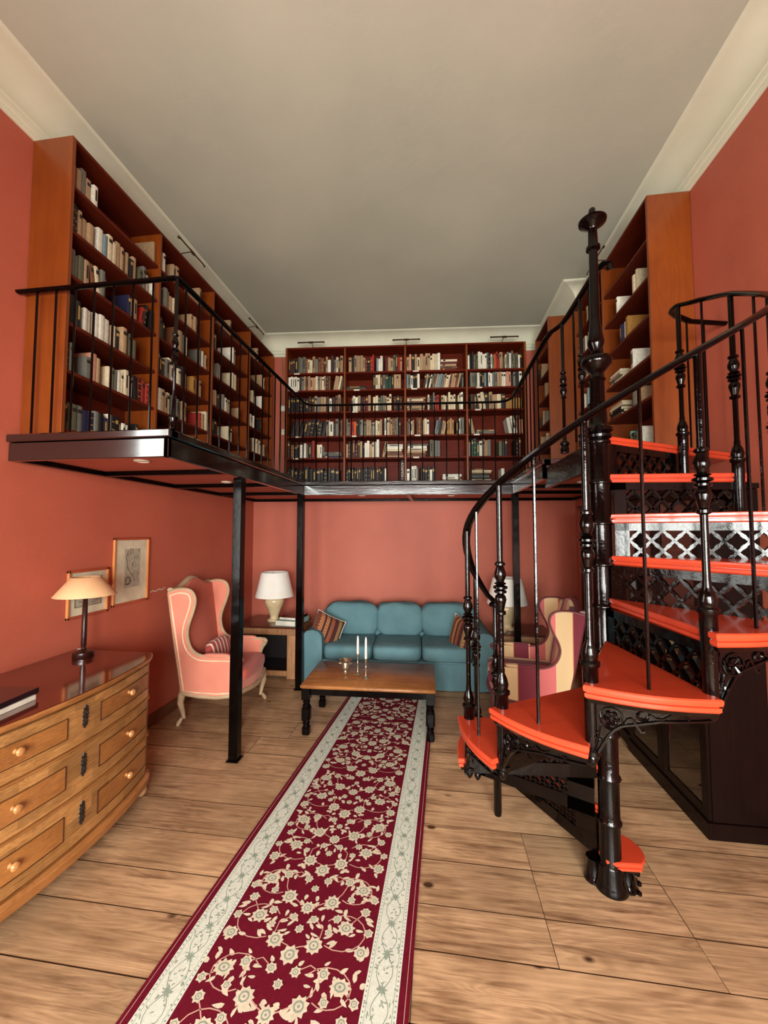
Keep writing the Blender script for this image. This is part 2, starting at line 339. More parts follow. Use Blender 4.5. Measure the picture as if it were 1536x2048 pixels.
# ================================================================ GALLERY
Z0, Z1 = 2.12, 2.27
XG0, XG1 = -1.47, .845       # inner edges of the side arms
YG = 1.99
def yfb(x): return 4.28+.07*(x+1.47)    # fascia line of the back arm
gal = thing('gallery', (XL, YG, 0), 'black framed gallery with red underside running round three walls on posts', 'gallery')
M_SOF = M_WALL
# deck
def slab(name, poly, z0, z1, m, par=gal, **k):
    mb = MB(); mb.prism(poly, z0, z1); return mb.build(name, m, par, **k)
slab('deck', [(XL+.002, YG+.02), (XG0-.01, YG+.02), (XG0-.01, yfb(XG0)+.02), (XG1+.01, yfb(XG1)+.02), (XG1+.01, 3.24), (XR-.002, 3.24), (XR-.002, yb(XR)-.005), (XL+.002, yb(XL)-.005)], Z1-.03, Z1-.004, M_BCX)
slab('soffit', [(XL+.002, YG+.03), (XG0-.02, YG+.03), (XG0-.02, yfb(XG0)+.03), (XG1+.02, yfb(XG1)+.03), (XG1+.02, 3.25), (XR-.002, 3.25), (XR-.002, yb(XR)-.005), (XL+.002, yb(XL)-.005)], Z0+.035, Z0+.05, M_SOF, label='red painted underside boards')
def seg_fascia(p, q, nm='fascia', ov=.018):
    p = Vector((*p, 0)); q = Vector((*q, 0)); d = (q-p).normalized(); n = Vector((d.y, -d.x, 0))   # n = outward (to the right of travel)
    Lg = (q-p).length; mb = MB(); mb.T = Matrix(((d.x, n.x, 0, p.x), (d.y, n.y, 0, p.y), (0, 0, 1, 0), (0, 0, 0, 1)))
    mb.box((0, -.03, Z0), (Lg, 0, Z1-.042), .004); mb.build(nm, M_FAS, gal)
    mb = MB(); mb.T = Matrix(((d.x, n.x, 0, p.x), (d.y, n.y, 0, p.y), (0, 0, 1, 0), (0, 0, 0, 1)))
    mb.box((-.0, -.06, Z1-.04), (Lg+ov, ov, Z1+.006), .006); mb.build('edge_board', M_FAS, gal)
seg_fascia((XL+.003, YG), (XG0, YG)); seg_fascia((XG0, YG), (XG0, yfb(XG0)))
seg_fascia((XG0, yfb(XG0)), (XG1, yfb(XG1))); seg_fascia((XG1, yfb(XG1)), (XG1, 3.2)); seg_fascia((XG1, 3.2), (1.0, 3.2))
# moulded black corner block where stair landing meets the gallery
mb = MB()
for q in range(3): mb.tube([(.97+.03*q, 3.195, Z0+.0), (.97+.03*q, 3.195, Z1-.05)], .012, 10)
mb.build('corner_moulding', M_BLK, gal, smooth=True)
# beams under the soffit
def beam(p, q, w_=.05, z0=Z0+.0, z1=Z0+.035):
    p = Vector((*p, 0)); q = Vector((*q, 0)); d = (q-p).normalized(); n = Vector((d.y, -d.x, 0)); mb = MB()
    mb.T = Matrix(((d.x, n.x, 0, p.x), (d.y, n.y, 0, p.y), (0, 0, 1, 0), (0, 0, 0, 1))); mb.box((0, -w_/2, z0), ((q-p).length, w_/2, z1), .003); mb.build('beam', M_BLK, gal)
for yy in (2.65, 3.45): beam((XL+.06, yy), (XG0-.03, yy))
beam((XL+.03, YG+.02), (XL+.03, yb(XL)-.03)); beam((XL+.06, yb(XL)-.035), (XR-.03, yb(XR)-.035))
beam((XL+.06, yfb(XL)+.02), (XG0-.03, yfb(XG0)+.02)); beam((-.3, yfb(-.3)+.01), (-.3, yb(-.3)-.06)); beam((XG1+.02, yfb(XG1)+.02), (XR-.06, yfb(XR)+.02)); beam((XG1+.02, 3.9), (XR-.06, 3.9)); beam((XR-.03, 3.28), (XR-.03, yb(XR)-.06))
for (x, y) in ((-1.5, 2.86), (-1.475, 4.2), (.875, 4.47)):
    mb = MB(); mb.box((x-.035, y-.035, 0.001), (x+.035, y+.035, Z0-.001), .004); mb.box((x-.045, y-.045, 0.001), (x+.045, y+.045, .012)); mb.build('post', M_BLK, gal)
for i, (x, y) in enumerate([(-1.84, 2.25), (-1.857, 3.3), (-.885, 4.72), (.2, 4.88), (1.314, 3.70)]):
    lab = ['round white spotlight under left gallery nearest the camera', 'round white spotlight under left gallery beside the first post', 'left round spotlight under the back gallery above the sofa', 'right round spotlight under the back gallery above the sofa', 'round spotlight under right gallery beside the spiral stair'][i]
    t = thing('ceiling_spotlight', (x, y, Z0+.033), lab, 'spotlight', 'spotlights under the gallery')
    mb = MB(); mb.lathe([(.03, .001), (.046, .001), (.046, -.006), (.038, -.008), (.036, -.003), (.03, -.003)], (x, y), 20, z0=Z0+.033); mb.build('trim_ring', M_WHITE, t, smooth=True)
    mb = MB(); mb.lathe([(.034, 0), (.034, -.004), (.02, -.0055)], (x, y), 20, z0=Z0+.033); mb.build('lens', M_SPOT, t, smooth=True)

# ---------------------------------------------------------------- gallery balustrade
M_RAIL = M_BLK
bal = thing('gallery_balustrade', (XG0, YG, Z1), 'black iron balustrade with thin rods along the gallery edge', 'balustrade')
ZR = 3.155
def rod(mb, x, y, z0, z1, r=.0065): mb.box((x-r, y-r, z0), (x+r, y+r, z1))
PROTO = {}
def rods(pts, par, z0=Z1+.006, z1=ZR-.012, m=None):
    for x, y in pts:
        key = round(z1-z0, 3)
        if key not in PROTO:
            mb = MB(); mb.lathe([(.0065, 0), (.0065, z1-z0)], seg=6); PROTO[key] = mb.mesh('baluster', m or M_RAIL, True)
        o = bpy.data.objects.new('baluster', PROTO[key]); COL.objects.link(o); o.parent = par; o.location = wm(par).inverted() @ Vector((x, y, z0))
rods([(-2.365, YG+.015), (-2.235, YG+.015), (-2.106, YG+.015), (-1.98, YG+.015), (-1.855, YG+.015), (-1.729, YG+.015), (-1.602, YG+.015)], bal)
rods([(-1.455, 2.09+.131*i) for i in range(17)], bal)
rods([(-1.34+.134*i, yfb(-1.34+.134*i)+.015) for i in range(16)], bal)
rods([(.84, yfb(.84)-.12-.13*i) for i in range(9)], bal); rods([(.90, 2.62), (.90, 2.36), (.895, 2.24)], bal)
def gpost(x, y, par, z0, z1, sc=1.0):
    H = z1-z0; p = [(.022, 0), (.024, .03), (.018, .045), (.026, .06), (.026, .07), (.012, .085), (.009, .14)]
    m_ = H*.44
    p += [(.0085, m_-.02), (.017, m_-.012), (.01, m_), (.018, m_+.025), (.019, m_+.04), (.011, m_+.065), (.02, m_+.07), (.02, m_+.08), (.011, m_+.085), (.019, m_+.11), (.017, m_+.125), (.01, m_+.15), (.017, m_+.158), (.017, m_+.165), (.0095, m_+.175), (.0095, H)]
    mb = MB(); mb.lathe([(r*sc, z) for r, z in p], (x, y), 12, z0=z0); mb.build('fancy_post', M_IRON, par, smooth=True, ang=50)
gpost(-1.455, YG+.015, bal, Z1+.006, ZR-.01); gpost(.885, 2.80, bal, Z1-.03, ZR-.01, 1.2); gpost(.90, 2.50, bal, 2.22, ZR-.01, 1.2)
def handrail(name, pts, par, w_=.021, h=.012): mb = MB(); mb.tube(pts, 1, 10, w_, h); mb.build(name, M_RAIL, par, smooth=True)
def arc(c, r, a0, a1, n, z): return [(c[0]+r*cos(R_(a0+(a1-a0)*i/n)), c[1]+r*sin(R_(a0+(a1-a0)*i/n)), z) for i in range(n+1)]
handrail('handrail', [(XL+.002, YG+.015, ZR), (-1.47, YG+.015, ZR), (-1.455, YG+.02, ZR), (-1.453, YG+.035, ZR)]+[(-1.455, 2.2+.4*i, ZR) for i in range(5)]+arc((-1.33, 4.17), .125, 180, 92, 5, ZR)+[(-.6, yfb(-.6)+.015, ZR), (0, yfb(0)+.015, ZR), (.6, yfb(.6)+.015, ZR)]+[(.72, yfb(.72)+.012, ZR), (.80, yfb(.8)-.03, ZR), (.838, 4.32, ZR), (.84, 4.2, ZR), (.84, 3.6, ZR), (.84, 3.0, ZR), (.845, 2.92, ZR), (.87, 2.87, ZR), (.892, 2.80, ZR), (.898, 2.7, ZR), (.90, 2.3, ZR), (.90, 2.24, ZR), (.915, 2.18, ZR-.005), (.935, 2.165, ZR-.02), (.94, 2.18, ZR-.045)], bal)

# ================================================================ SPIRAL STAIR
NX, NY = .828, 2.10; RT = .72; RP = .665
st = thing('spiral_staircase', (NX, NY, 0), 'black cast iron spiral staircase with glossy orange treads', 'staircase')
def zt(k): return .15+.205*k
STA = {k: 212+31*(k-4) for k in range(0, 9)}; STA[9] = 363; STA[10] = 391; STA[11] = 425
def P(r, a): return (NX+r*cos(R_(a)), NY+r*sin(R_(a)))
LAY = lambda z: [(z-.046, .013), (z-.040, .006), (z-.028, .005), (z-.0255, .013), (z-.0225, .013), (z-.021, .003), (z-.013, 0), (z-.004, 0), (z, .005)]
for k in range(0, 10):
    a0, a1 = STA[k], STA[k+1]+1.2
    n = 8
    if k == 0:
        c = (NX+.05, NY+.045)
        out = [(c[0]+.115*cos(R_(a)), c[1]+.115*sin(R_(a))) for a in range(-50, 71, 15)]
        out += [P(RT, a0-2+(a1-a0+2)*i/n) for i in range(n+1)]+[P(.05, a1), P(.05, a1+40), P(.05, 230), P(.052, 280)]
    else:
        out = [P(.045, a0+10)]+[P(RT+.006*sin(pi*i/n), a0+(a1-a0)*i/n) for i in range(n+1)]+[P(.045, a1-6)]
    mb = MB(); mb.layers(out, LAY(zt(k))); mb.mi[0] = 1; mb.build('tread', [M_TREAD, M_IRON], st, smooth=True, ang=32)
    mb = MB(); mb.layers(out, [(zt(k)-.062, .024), (zt(k)-.0465, .016)]); mb.build('tread_frame', M_IRON, st)
# landing at gallery level
zl = zt(10)
a = STA[10]; pR = P(RT, a)
mb = MB(); mb.layers([P(.045, a+8), pR, (XR-.004, 2.70), (XR-.004, 3.19), (.90, 3.19), (.90, 2.2)], LAY(zl)); mb.build('landing', M_TREAD, st, smooth=True, ang=32)
mb = MB(); mb.box((.862, 2.16, zl-.15), (.894, 3.185, zl+.004), .004); mb.box((.855, 2.16, zl-.155), (.892, 3.185, zl-.135)); mb.build('landing_fascia', M_IRON, st)
def panel_T(a, r0, z0):
    d = Vector((cos(R_(a)), sin(R_(a)), 0)); n = Vector((-sin(R_(a)), cos(R_(a)), 0)); o = Vector((NX, NY, z0))+d*r0
    return Matrix(((d.x, n.x, 0, o.x), (d.y, n.y, 0, o.y), (0, 0, 1, o.z), (0, 0, 0, 1)))
def riser_mesh(Lg, H, fr=.03):
    mb = MB(); t = .011
    mb.box((0, -t*1.4, 0), (Lg, t*1.4, fr)); mb.box((0, -t*1.4, H-fr*1.2), (Lg, t*1.4, H)); mb.box((0, -t*1.4, 0), (fr*2, t*1.4, H)); mb.box((Lg-fr, -t*1.4, 0), (Lg, t*1.4, H))
    x0, x1, z0, z1 = fr*2, Lg-fr, fr, H-fr*1.2; rows_ = 2; c = (z1-z0)/1.5; nx = int(round((x1-x0)/c)); c = (x1-x0)/nx; hz = (z1-z0)
    # diagonal bars at both slopes, clipped to the opening
    s_ = hz/(1.5*c)*1.0
    def bar(xa, za, xb, zb):
        d = Vector((xb-xa, 0, zb-za)); L_ = d.length; d.normalize(); q = Vector((-d.z, 0, d.x))*.0062
        vs = []
        for yy in (-t, t):
            for p in ((xa, za), (xb, zb)):
                for sg in (-1, 1): v = Vector((p[0], yy, p[1]))+q*sg; vs.append((v.x, v.y, min(max(v.z, z0-.004), z1+.004)))
        mb.add(vs, [(0, 2, 3, 1), (4, 5, 7, 6), (0, 1, 5, 4), (2, 6, 7, 3), (0, 4, 6, 2), (1, 3, 7, 5)])
    H2 = hz/1.5   # cell height
    for i in range(-3, nx*2+3):
        for sg in (1, -1):
            xa = x0+i*c+(0 if sg == 1 else 0); za = z0; xb = xa+sg*hz/H2*c; zb = z1
            # clip in x
            if xa == xb: continue
            def zat(x): return za+(x-xa)/(xb-xa)*(zb-za)
            lo, hi = min(xa, xb), max(xa, xb); lo2, hi2 = max(lo, x0), min(hi, x1)
            if hi2-lo2 < .006: continue
            bar(lo2, zat(lo2), hi2, zat(hi2))
    # cusps in the middle of each bar side make the quatrefoil openings
    for i in range(0, nx*2+1):
        for j in range(0, 6):
            x = x0+c*(i*.5+.25); z = z0+H2*(j*.5+.25)
            if z > z1-.006 or x > x1-.006: continue
            r = c*.135; t2 = t*.8
            vs = [(x+r*cos(q*pi/2), yy, z+r*sin(q*pi/2)*1.0) for yy in (-t2, t2) for q in range(4)]
            mb.add(vs, [(0, 1, 2, 3), (7, 6, 5, 4), (0, 4, 5, 1), (1, 5, 6, 2), (2, 6, 7, 3), (3, 7, 4, 0)])
    return mb.mesh('riser_panel', M_IRON)
RH = .205+.004
rm = riser_mesh(.62, RH); rm2 = riser_mesh(.62, RH, .062)
for k in range(0, 10):
    a = STA[k+1]+2.2; o = bpy.data.objects.new('riser_panel', rm2 if k < 4 else rm); COL.objects.link(o); o.parent = st
    T = panel_T(a, .06, zt(k)-.05); T = wm(st).inverted() @ T; o.location = T.to_translation(); o.rotation_euler = T.to_euler()
# brackets under the outer edge
def bracket(k):
    a0, a1 = STA[k]+3.2, STA[k+1]+0; zt_ = zt(k)-.047; mb = MB(); n = 20; r = RP+.012
    hs = []
    for i in range(n+1):
        s_ = i/n; h = .034+.085*max(0, (1-s_/.24))**2 + .03*(1-s_)+.035*max(0, 1-s_/.55); hs.append(h)
    vs = []; fs = []
    for i in range(n+1):
        a = a0+(a1-a0)*i/n
        for rr in (r-.004, r+.004):
            vs.append((*P(rr, a), zt_)); vs.append((*P(rr, a), zt_-hs[i]))
    for i in range(n):
        b = i*4; fs += [(b, b+4, b+5, b+1), (b+2, b+3, b+7, b+6), (b, b+2, b+6, b+4), (b+1, b+5, b+7, b+3)]
    fs += [(0, 1, 3, 2), (n*4, n*4+2, n*4+3, n*4+1)]
    mb.add(vs, fs)
    mb.tube([(*P(r+.002, a0+(a1-a0)*i/n), zt_-hs[i]) for i in range(n+1)], .009, 6, 1.2, .7)
    def onp(u, v, off=.006): a = a0+((u-.03)/ (RT*R_(a1-a0)))*(a1-a0); return (*P(r+off, a), zt_-v)
    Lg = RT*R_(a1-a0)
    for cx, cz, rr in ((.075, .062, .036), (.075, .062, .018)): mb.tube([onp(cx+rr*cos(q*pi/6), cz+rr*sin(q*pi/6)) for q in range(12)], .005, 5, closed=True)
    for q in range(6): a_ = q*pi/3; mb.tube([onp(.075+.006*cos(a_), .062+.006*sin(a_)), onp(.075+.026*cos(a_), .062+.026*sin(a_), .010)], [.003, .006], 5)
    mb.tube([onp(.115+.01*q, .07-.02*sin(q*.9)) for q in range(7)], .005, 5)
    mb.tube([onp(.17+.016*cos(q*.7), .038+.013*sin(q*.7)) for q in range(8)], .005, 5)
    mb.tube([onp(.19+.02*q, .03+.012*sin(q*1.1)) for q in range(7)], [.006, .005, .004, .004, .003, .003, .006], 5)
    mb.tube([onp(.03+.012*cos(q*.7), .13+.014*sin(q*.7)) for q in range(8)], .004, 5)
    mb.tube([onp(.02+.005*q, .17-.02*q) for q in range(5)], .004, 5)
    mb.build('bracket', M_IRON, st, smooth=True, ang=40)
for k in range(1, 10): bracket(k)
# central column
mb = MB()
pf = [(.074, 0), (.077, .012), (.070, .028), (.063, .05), (.060, .09), (.056, .11)]
zz = .12
for k in range(0, 11):
    zr = zt(k)-.046
    if zr > zz: pf += [(.047, zz+.012), (.047, zr-.008)]
    pf += [(.054, zr-.006), (.056, zr), (.054, zr+.006)]; zz = zr+.006
pf += [(.046, zz+.01), (.046, 2.17), (.06, 2.178), (.062, 2.19), (.052, 2.198), (.066, 2.21), (.066, 2.225), (.05, 2.235), (.044, 2.25), (.04, 2.34), (.046, 2.345), (.046, 2.355), (.036, 2.36), (.034, 2.47), (.04, 2.475), (.04, 2.483), (.03, 2.49), (.026, 2.51), (.04, 2.525), (.07, 2.56), (.074, 2.585), (.066, 2.60), (.03, 2.605), (.022, 2.62), (.028, 2.63), (.022, 2.64), (.036, 2.67), (.04, 2.69), (.034, 2.73), (.026, 2.80), (.024, 2.83), (.021, 3.22), (.034, 3.228), (.034, 3.243), (.024, 3.25), (.021, 3.34), (.03, 3.355), (.066, 3.385), (.068, 3.395), (.05, 3.405), (.02, 3.41), (.018, 3.45), (.016, 3.465), (.006, 3.475)]
pf = [(r, z if z < 2.5 else 2.5+(z-2.5)*.925) for r, z in pf]
mb.lathe(pf, (NX, NY), 28); 
# small lobes round the foot
for a_, q in ((8, .045), (150, .04)):
    x, y = P(.075, a_); mb.lathe([(q*1.1, 0), (q*1.1, .01), (q*.9, .02), (q*.8, .1), (q*.85, .105)], (x, y), 14)
for q in range(7):
    x, y = P(.075+.04, 8-40+q*13); mb.lathe([(.003, 0), (.011, .008), (.011, .018), (.003, .026)], (x, y), 8, z0=.02+.012*(q % 3)*2)
mb.build('newel_column', M_IRON, st, smooth=True, ang=40)
def spost(x, y, z, H, low):
    p = []
    if low: p = [(.004, -low), (.013, -low+.012), (.02, -low+.03), (.014, -low+.042), (.03, -low+.05), (.03, -low+.062), (.02, -low+.07), (.0235, -low+.085), (.0235, -.05)]
    p += [(.026, 0), (.026, .05), (.033, .056), (.033, .068), (.024, .075), (.028, .095), (.022, .12), (.013, .14), (.014, .15), (.0115, .165)]
    m_ = H*.42
    p += [(.0115, m_-.012), (.022, m_-.006), (.022, m_+.004), (.014, m_+.01), (.019, m_+.03), (.025, m_+.055), (.021, m_+.07), (.013, m_+.078), (.026, m_+.084), (.026, m_+.092), (.016, m_+.096), (.03, m_+.102), (.03, m_+.11), (.016, m_+.116), (.026, m_+.122), (.015, m_+.13), (.024, m_+.15), (.025, m_+.165), (.015, m_+.195), (.022, m_+.2), (.022, m_+.208), (.0125, m_+.215), (.0125, H)]
    mb = MB(); mb.lathe(p, (x, y), 14, z0=z); mb.build('stair_post', M_IRON, st, smooth=True, ang=50)

def zrail(a):
    pts = [(139, 1.27), (152, 1.42), (165, 1.57), (182, 1.71), (213, 1.905), (244, 2.11), (275, 2.315), (306, 2.52), (337, 2.72), (365, 2.92), (378, 2.98), (390, 3.02), (410, 3.03)]
    for (a_, z_), (b_, y_) in zip(pts[:-1], pts[1:]):
        if a <= b_: return z_+(y_-z_)*(a-a_)/(b_-a_)
    return pts[-1][1]
for k in range(2, 11):
    a = STA[k]+(1.5 if k < 8 else 3); 
    if k == 9: a = 363.5
    if k == 10: a = 389
    if k == 2: a = 153
    x, y = P(RP, a); spost(x, y, zt(k), zrail(a)-zt(k)-.008, .205+.09)
x, y = .364, 2.523
mb = MB(); mb.lathe([(.02, .001), (.024, .02), (.024, .30), (.032, .31), (.032, .325), (.022, .335), (.026, .36), (.02, .39), (.014, .41), (.014, .73), (.024, .74), (.016, .75), (.026, .79), (.018, .82), (.03, .83), (.03, .84), (.018, .85), (.027, .89), (.015, .93), (.023, .94), (.013, .95), (.013, 1.262)], (x, y), 14); mb.build('stair_post', M_IRON, st, smooth=True, ang=50)
for k in range(2, 10):
    a = (STA[k]+STA[k+1])/2+1; x, y = P(RP, a); H = round(zrail(a)-zt(k)-.008, 3)
    rods([(x, y)], st, zt(k), zt(k)+H, M_IRON)
pts = [(.352, 2.535, 1.262), (.358, 2.529, 1.266), (.364, 2.522, 1.27)]+[(*P(RP-.03+.03*min(1, (a-139)/20), a), zrail(a)) for a in range(143, 388, 5)]
pts += [(1.425, 2.44, 3.03), (1.428, 2.49, 3.04), (1.45, 2.55, 3.05), (1.51, 2.60, 3.045), (1.60, 2.64, 3.03), (1.847, 2.70, 3.03)]
mb = MB(); mb.tube(pts, 1, 10, .0215, .0125); mb.lathe([(.004, 0), (.02, .006), (.022, .018), (.016, .028), (.004, .032)], (.352, 2.54), 12, z0=1.235); mb.build('handrail', M_RAIL, st, smooth=True)
rods([(1.70, 2.67)], st, zl, 3.02, M_IRON); rods([(1.58, 2.635)], st, zl, 3.02, M_IRON)

# ================================================================ BOOKCASES
SHL = [2.335, 2.70, 3.0, 3.305, 3.59, 3.875]; SHB = [2.335, 2.682, 2.972, 3.297, 3.59, 3.827]
TH = .022
def bookcase(name, T, Lg, divs, shelves, depth, label, mat_s, ztop=4.17, labels=False):
    """local frame: u along the run, v from the wall out (0..depth), z up"""
    o = T.to_translation(); t = thing(name, (o.x, o.y, Z1), label, 'bookcase')
    def part(nm, a, b, m, **k): mb = MB(); mb.T = T; mb.box(a, b, .002); return mb.build(nm, m, t, **k)
    z0 = Z1+.006
    part('side_panel', (0, 0, z0), (.026, depth, ztop), M_BC); part('side_panel', (Lg-.026, 0, z0), (Lg, depth, ztop), M_BC)
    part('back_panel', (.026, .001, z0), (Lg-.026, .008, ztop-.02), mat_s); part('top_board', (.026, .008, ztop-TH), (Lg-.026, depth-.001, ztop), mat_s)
    for d in divs: part('divider', (d-.012, .008, z0), (d+.012, depth-.001, ztop-TH), M_BC)
    ed = [.026]+sum([[d-.012, d+.012] for d in divs], [])+[Lg-.026]
    for i in range(0, len(ed), 2):
        for j, z in enumerate(shelves):
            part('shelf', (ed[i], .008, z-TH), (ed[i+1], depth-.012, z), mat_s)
            if labels and (i+j*3) % 4 != 1 and j > 0:
                mb = MB(); mb.T = T; x = ed[i]+.07+((i*7+j*5) % 4)*.02; mb.box((x, depth-.0115, z-TH+.001), (x+.075, depth-.0095, z-.002)); mb.build('shelf_label', M_WHITE, t)
        part('plinth', (ed[i], depth-.03, z0), (ed[i+1], depth-.012, shelves[0]-TH), mat_s)
    return t, [(ed[i], ed[i+1]) for i in range(0, len(ed), 2)]
def frame(o, d, n): d = Vector((*d, 0)).normalized(); n = Vector((*n, 0)).normalized(); return Matrix(((d.x, n.x, 0, o[0]), (d.y, n.y, 0, o[1]), (0, 0, 1, 0), (0, 0, 0, 1)))
TL = frame((XL+.003, 2.05), (0, 1), (1, 0)); DL = .28
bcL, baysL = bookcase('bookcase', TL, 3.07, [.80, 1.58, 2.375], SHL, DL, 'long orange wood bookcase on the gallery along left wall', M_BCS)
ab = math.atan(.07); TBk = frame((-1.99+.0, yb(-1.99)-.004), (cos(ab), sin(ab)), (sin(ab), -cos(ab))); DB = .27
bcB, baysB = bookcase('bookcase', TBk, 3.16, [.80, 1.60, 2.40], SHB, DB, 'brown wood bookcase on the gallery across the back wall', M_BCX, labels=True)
TRr = frame((XR-.003, 4.50), (0, -1), (-1, 0)); DR = .29
bcR, baysR = bookcase('bookcase', TRr, 1.52, [.72], SHL, DR, 'orange wood bookcase on the right gallery nearest the spiral stair', M_BCS)
TR2 = frame((1.617, 5.16), (0, -1), (-1, 0))
bcR2, baysR2 = bookcase('bookcase', TR2, .58, [], SHL, .32, 'narrow bookcase deep in the right gallery beside back bookcase', M_BCS)

# ---------------------------------------------------------------- books
BC = {'k': ('black', (22, 18, 18)), 'd': ('dark brown', (58, 34, 24)), 'm': ('brown', (112, 68, 40)), 't': ('tan', (168, 138, 104)), 'c': ('cream', (214, 198, 164)), 'w': ('white', (228, 224, 206)), 'y': ('ochre', (178, 128, 58)),
      'g': ('grey', (110, 108, 98)), 'e': ('olive grey', (88, 88, 66)), 'G': ('dark green', (24, 58, 44)), 'b': ('pale blue', (120, 142, 150)), 'B': ('navy blue', (34, 34, 66)), 'r': ('red', (150, 38, 26)), 'R': ('maroon', (84, 16, 18)), 'o': ('orange', (204, 84, 30)), 'p': ('pink tan', (196, 138, 112)), 'a': ('aqua', (110, 180, 165))}
M_PAGE = mat('book_pages', (214, 200, 165), .8); M_GOLD = mat('gilt', (190, 150, 80), .4); M_INK = mat('dark_ink', (38, 28, 24), .6)
BMESH = {}
def book_mesh(ck, var):
    key = (ck, var)
    if key in BMESH: return BMESH[key]
    # unit book: x thickness 0..1, y depth 0 (spine) .. 1 (fore edge, towards the wall), z 0..1
    cm = mat('book_cover_'+BC[ck][0].replace(' ', '_'), BC[ck][1], .55, rnd=.18)
    mb = MB(); n = 4; pts = [(0, 1), (0, .03)]+[(.5-.5*cos(pi*i/n), .03-.03*sin(pi*i/n)) for i in range(1, n)]+[(1, .03), (1, 1)]
    vs = [(x, y, z) for z in (0, 1) for x, y in pts]; m = len(pts)
    for i in range(m-1): mb.add([vs[i], vs[i+1], vs[m+i+1], vs[m+i]], [(0, 1, 2, 3)], 0)
    inn = [(.1, .985), (.1, .06), (.9, .06), (.9, .985)]
    mb.add([(x, y, .985) for x, y in inn], [(0, 1, 2, 3)], 1); mb.add([(x, y, .015) for x, y in inn], [(3, 2, 1, 0)], 1); mb.add([(.1, .985, .015), (.9, .985, .015), (.9, .985, .985), (.1, .985, .985)], [(0, 1, 2, 3)], 1)
    # board thickness: rims
    for z, zz_ in ((1, .985), (0, .015)):
        mb.add([(x, y, z) for x, y in pts]+[(.1, .985, zz_), (.1, .06, zz_), (.9, .06, zz_), (.9, .985, zz_)], [(0, 1, m+1, m), (1, 2, m+1), (2, 3, m+1), (3, m+2, m+1), (3, 4, m+2), (4, 5, m+2), (5, 6, m+3, m+2)][:7], 0)
    if var:
        for (z0, z1, mi) in ([(.72, .86, 2)], [(.2, .23, 2), (.45, .48, 2), (.75, .78, 2)], [(.3, .82, 2)])[var-1]:
            q = [(.5-.5*cos(pi*i/n), .028-.031*sin(pi*i/n)-.004) for i in range(1, n)]
            if var == 3: q = [(.32, -.005), (.68, -.005)]
            mb.add([(x, y, z) for z in (z0, z1) for x, y in q], [(i, i+1, len(q)+i+1, len(q)+i) for i in range(len(q)-1)], 2)
    BMESH[key] = mb.mesh('book', [cm, M_PAGE, M_GOLD if (ck in 'kdRGB' or var == 2) else M_INK]); return BMESH[key]
SHN = ['top shelf', 'second shelf down', 'third shelf down', 'fourth shelf down', 'fifth shelf down', 'bottom shelf']
BOOKS = []   # (dist-weighted size, matrix, colourkey, var, label, group)
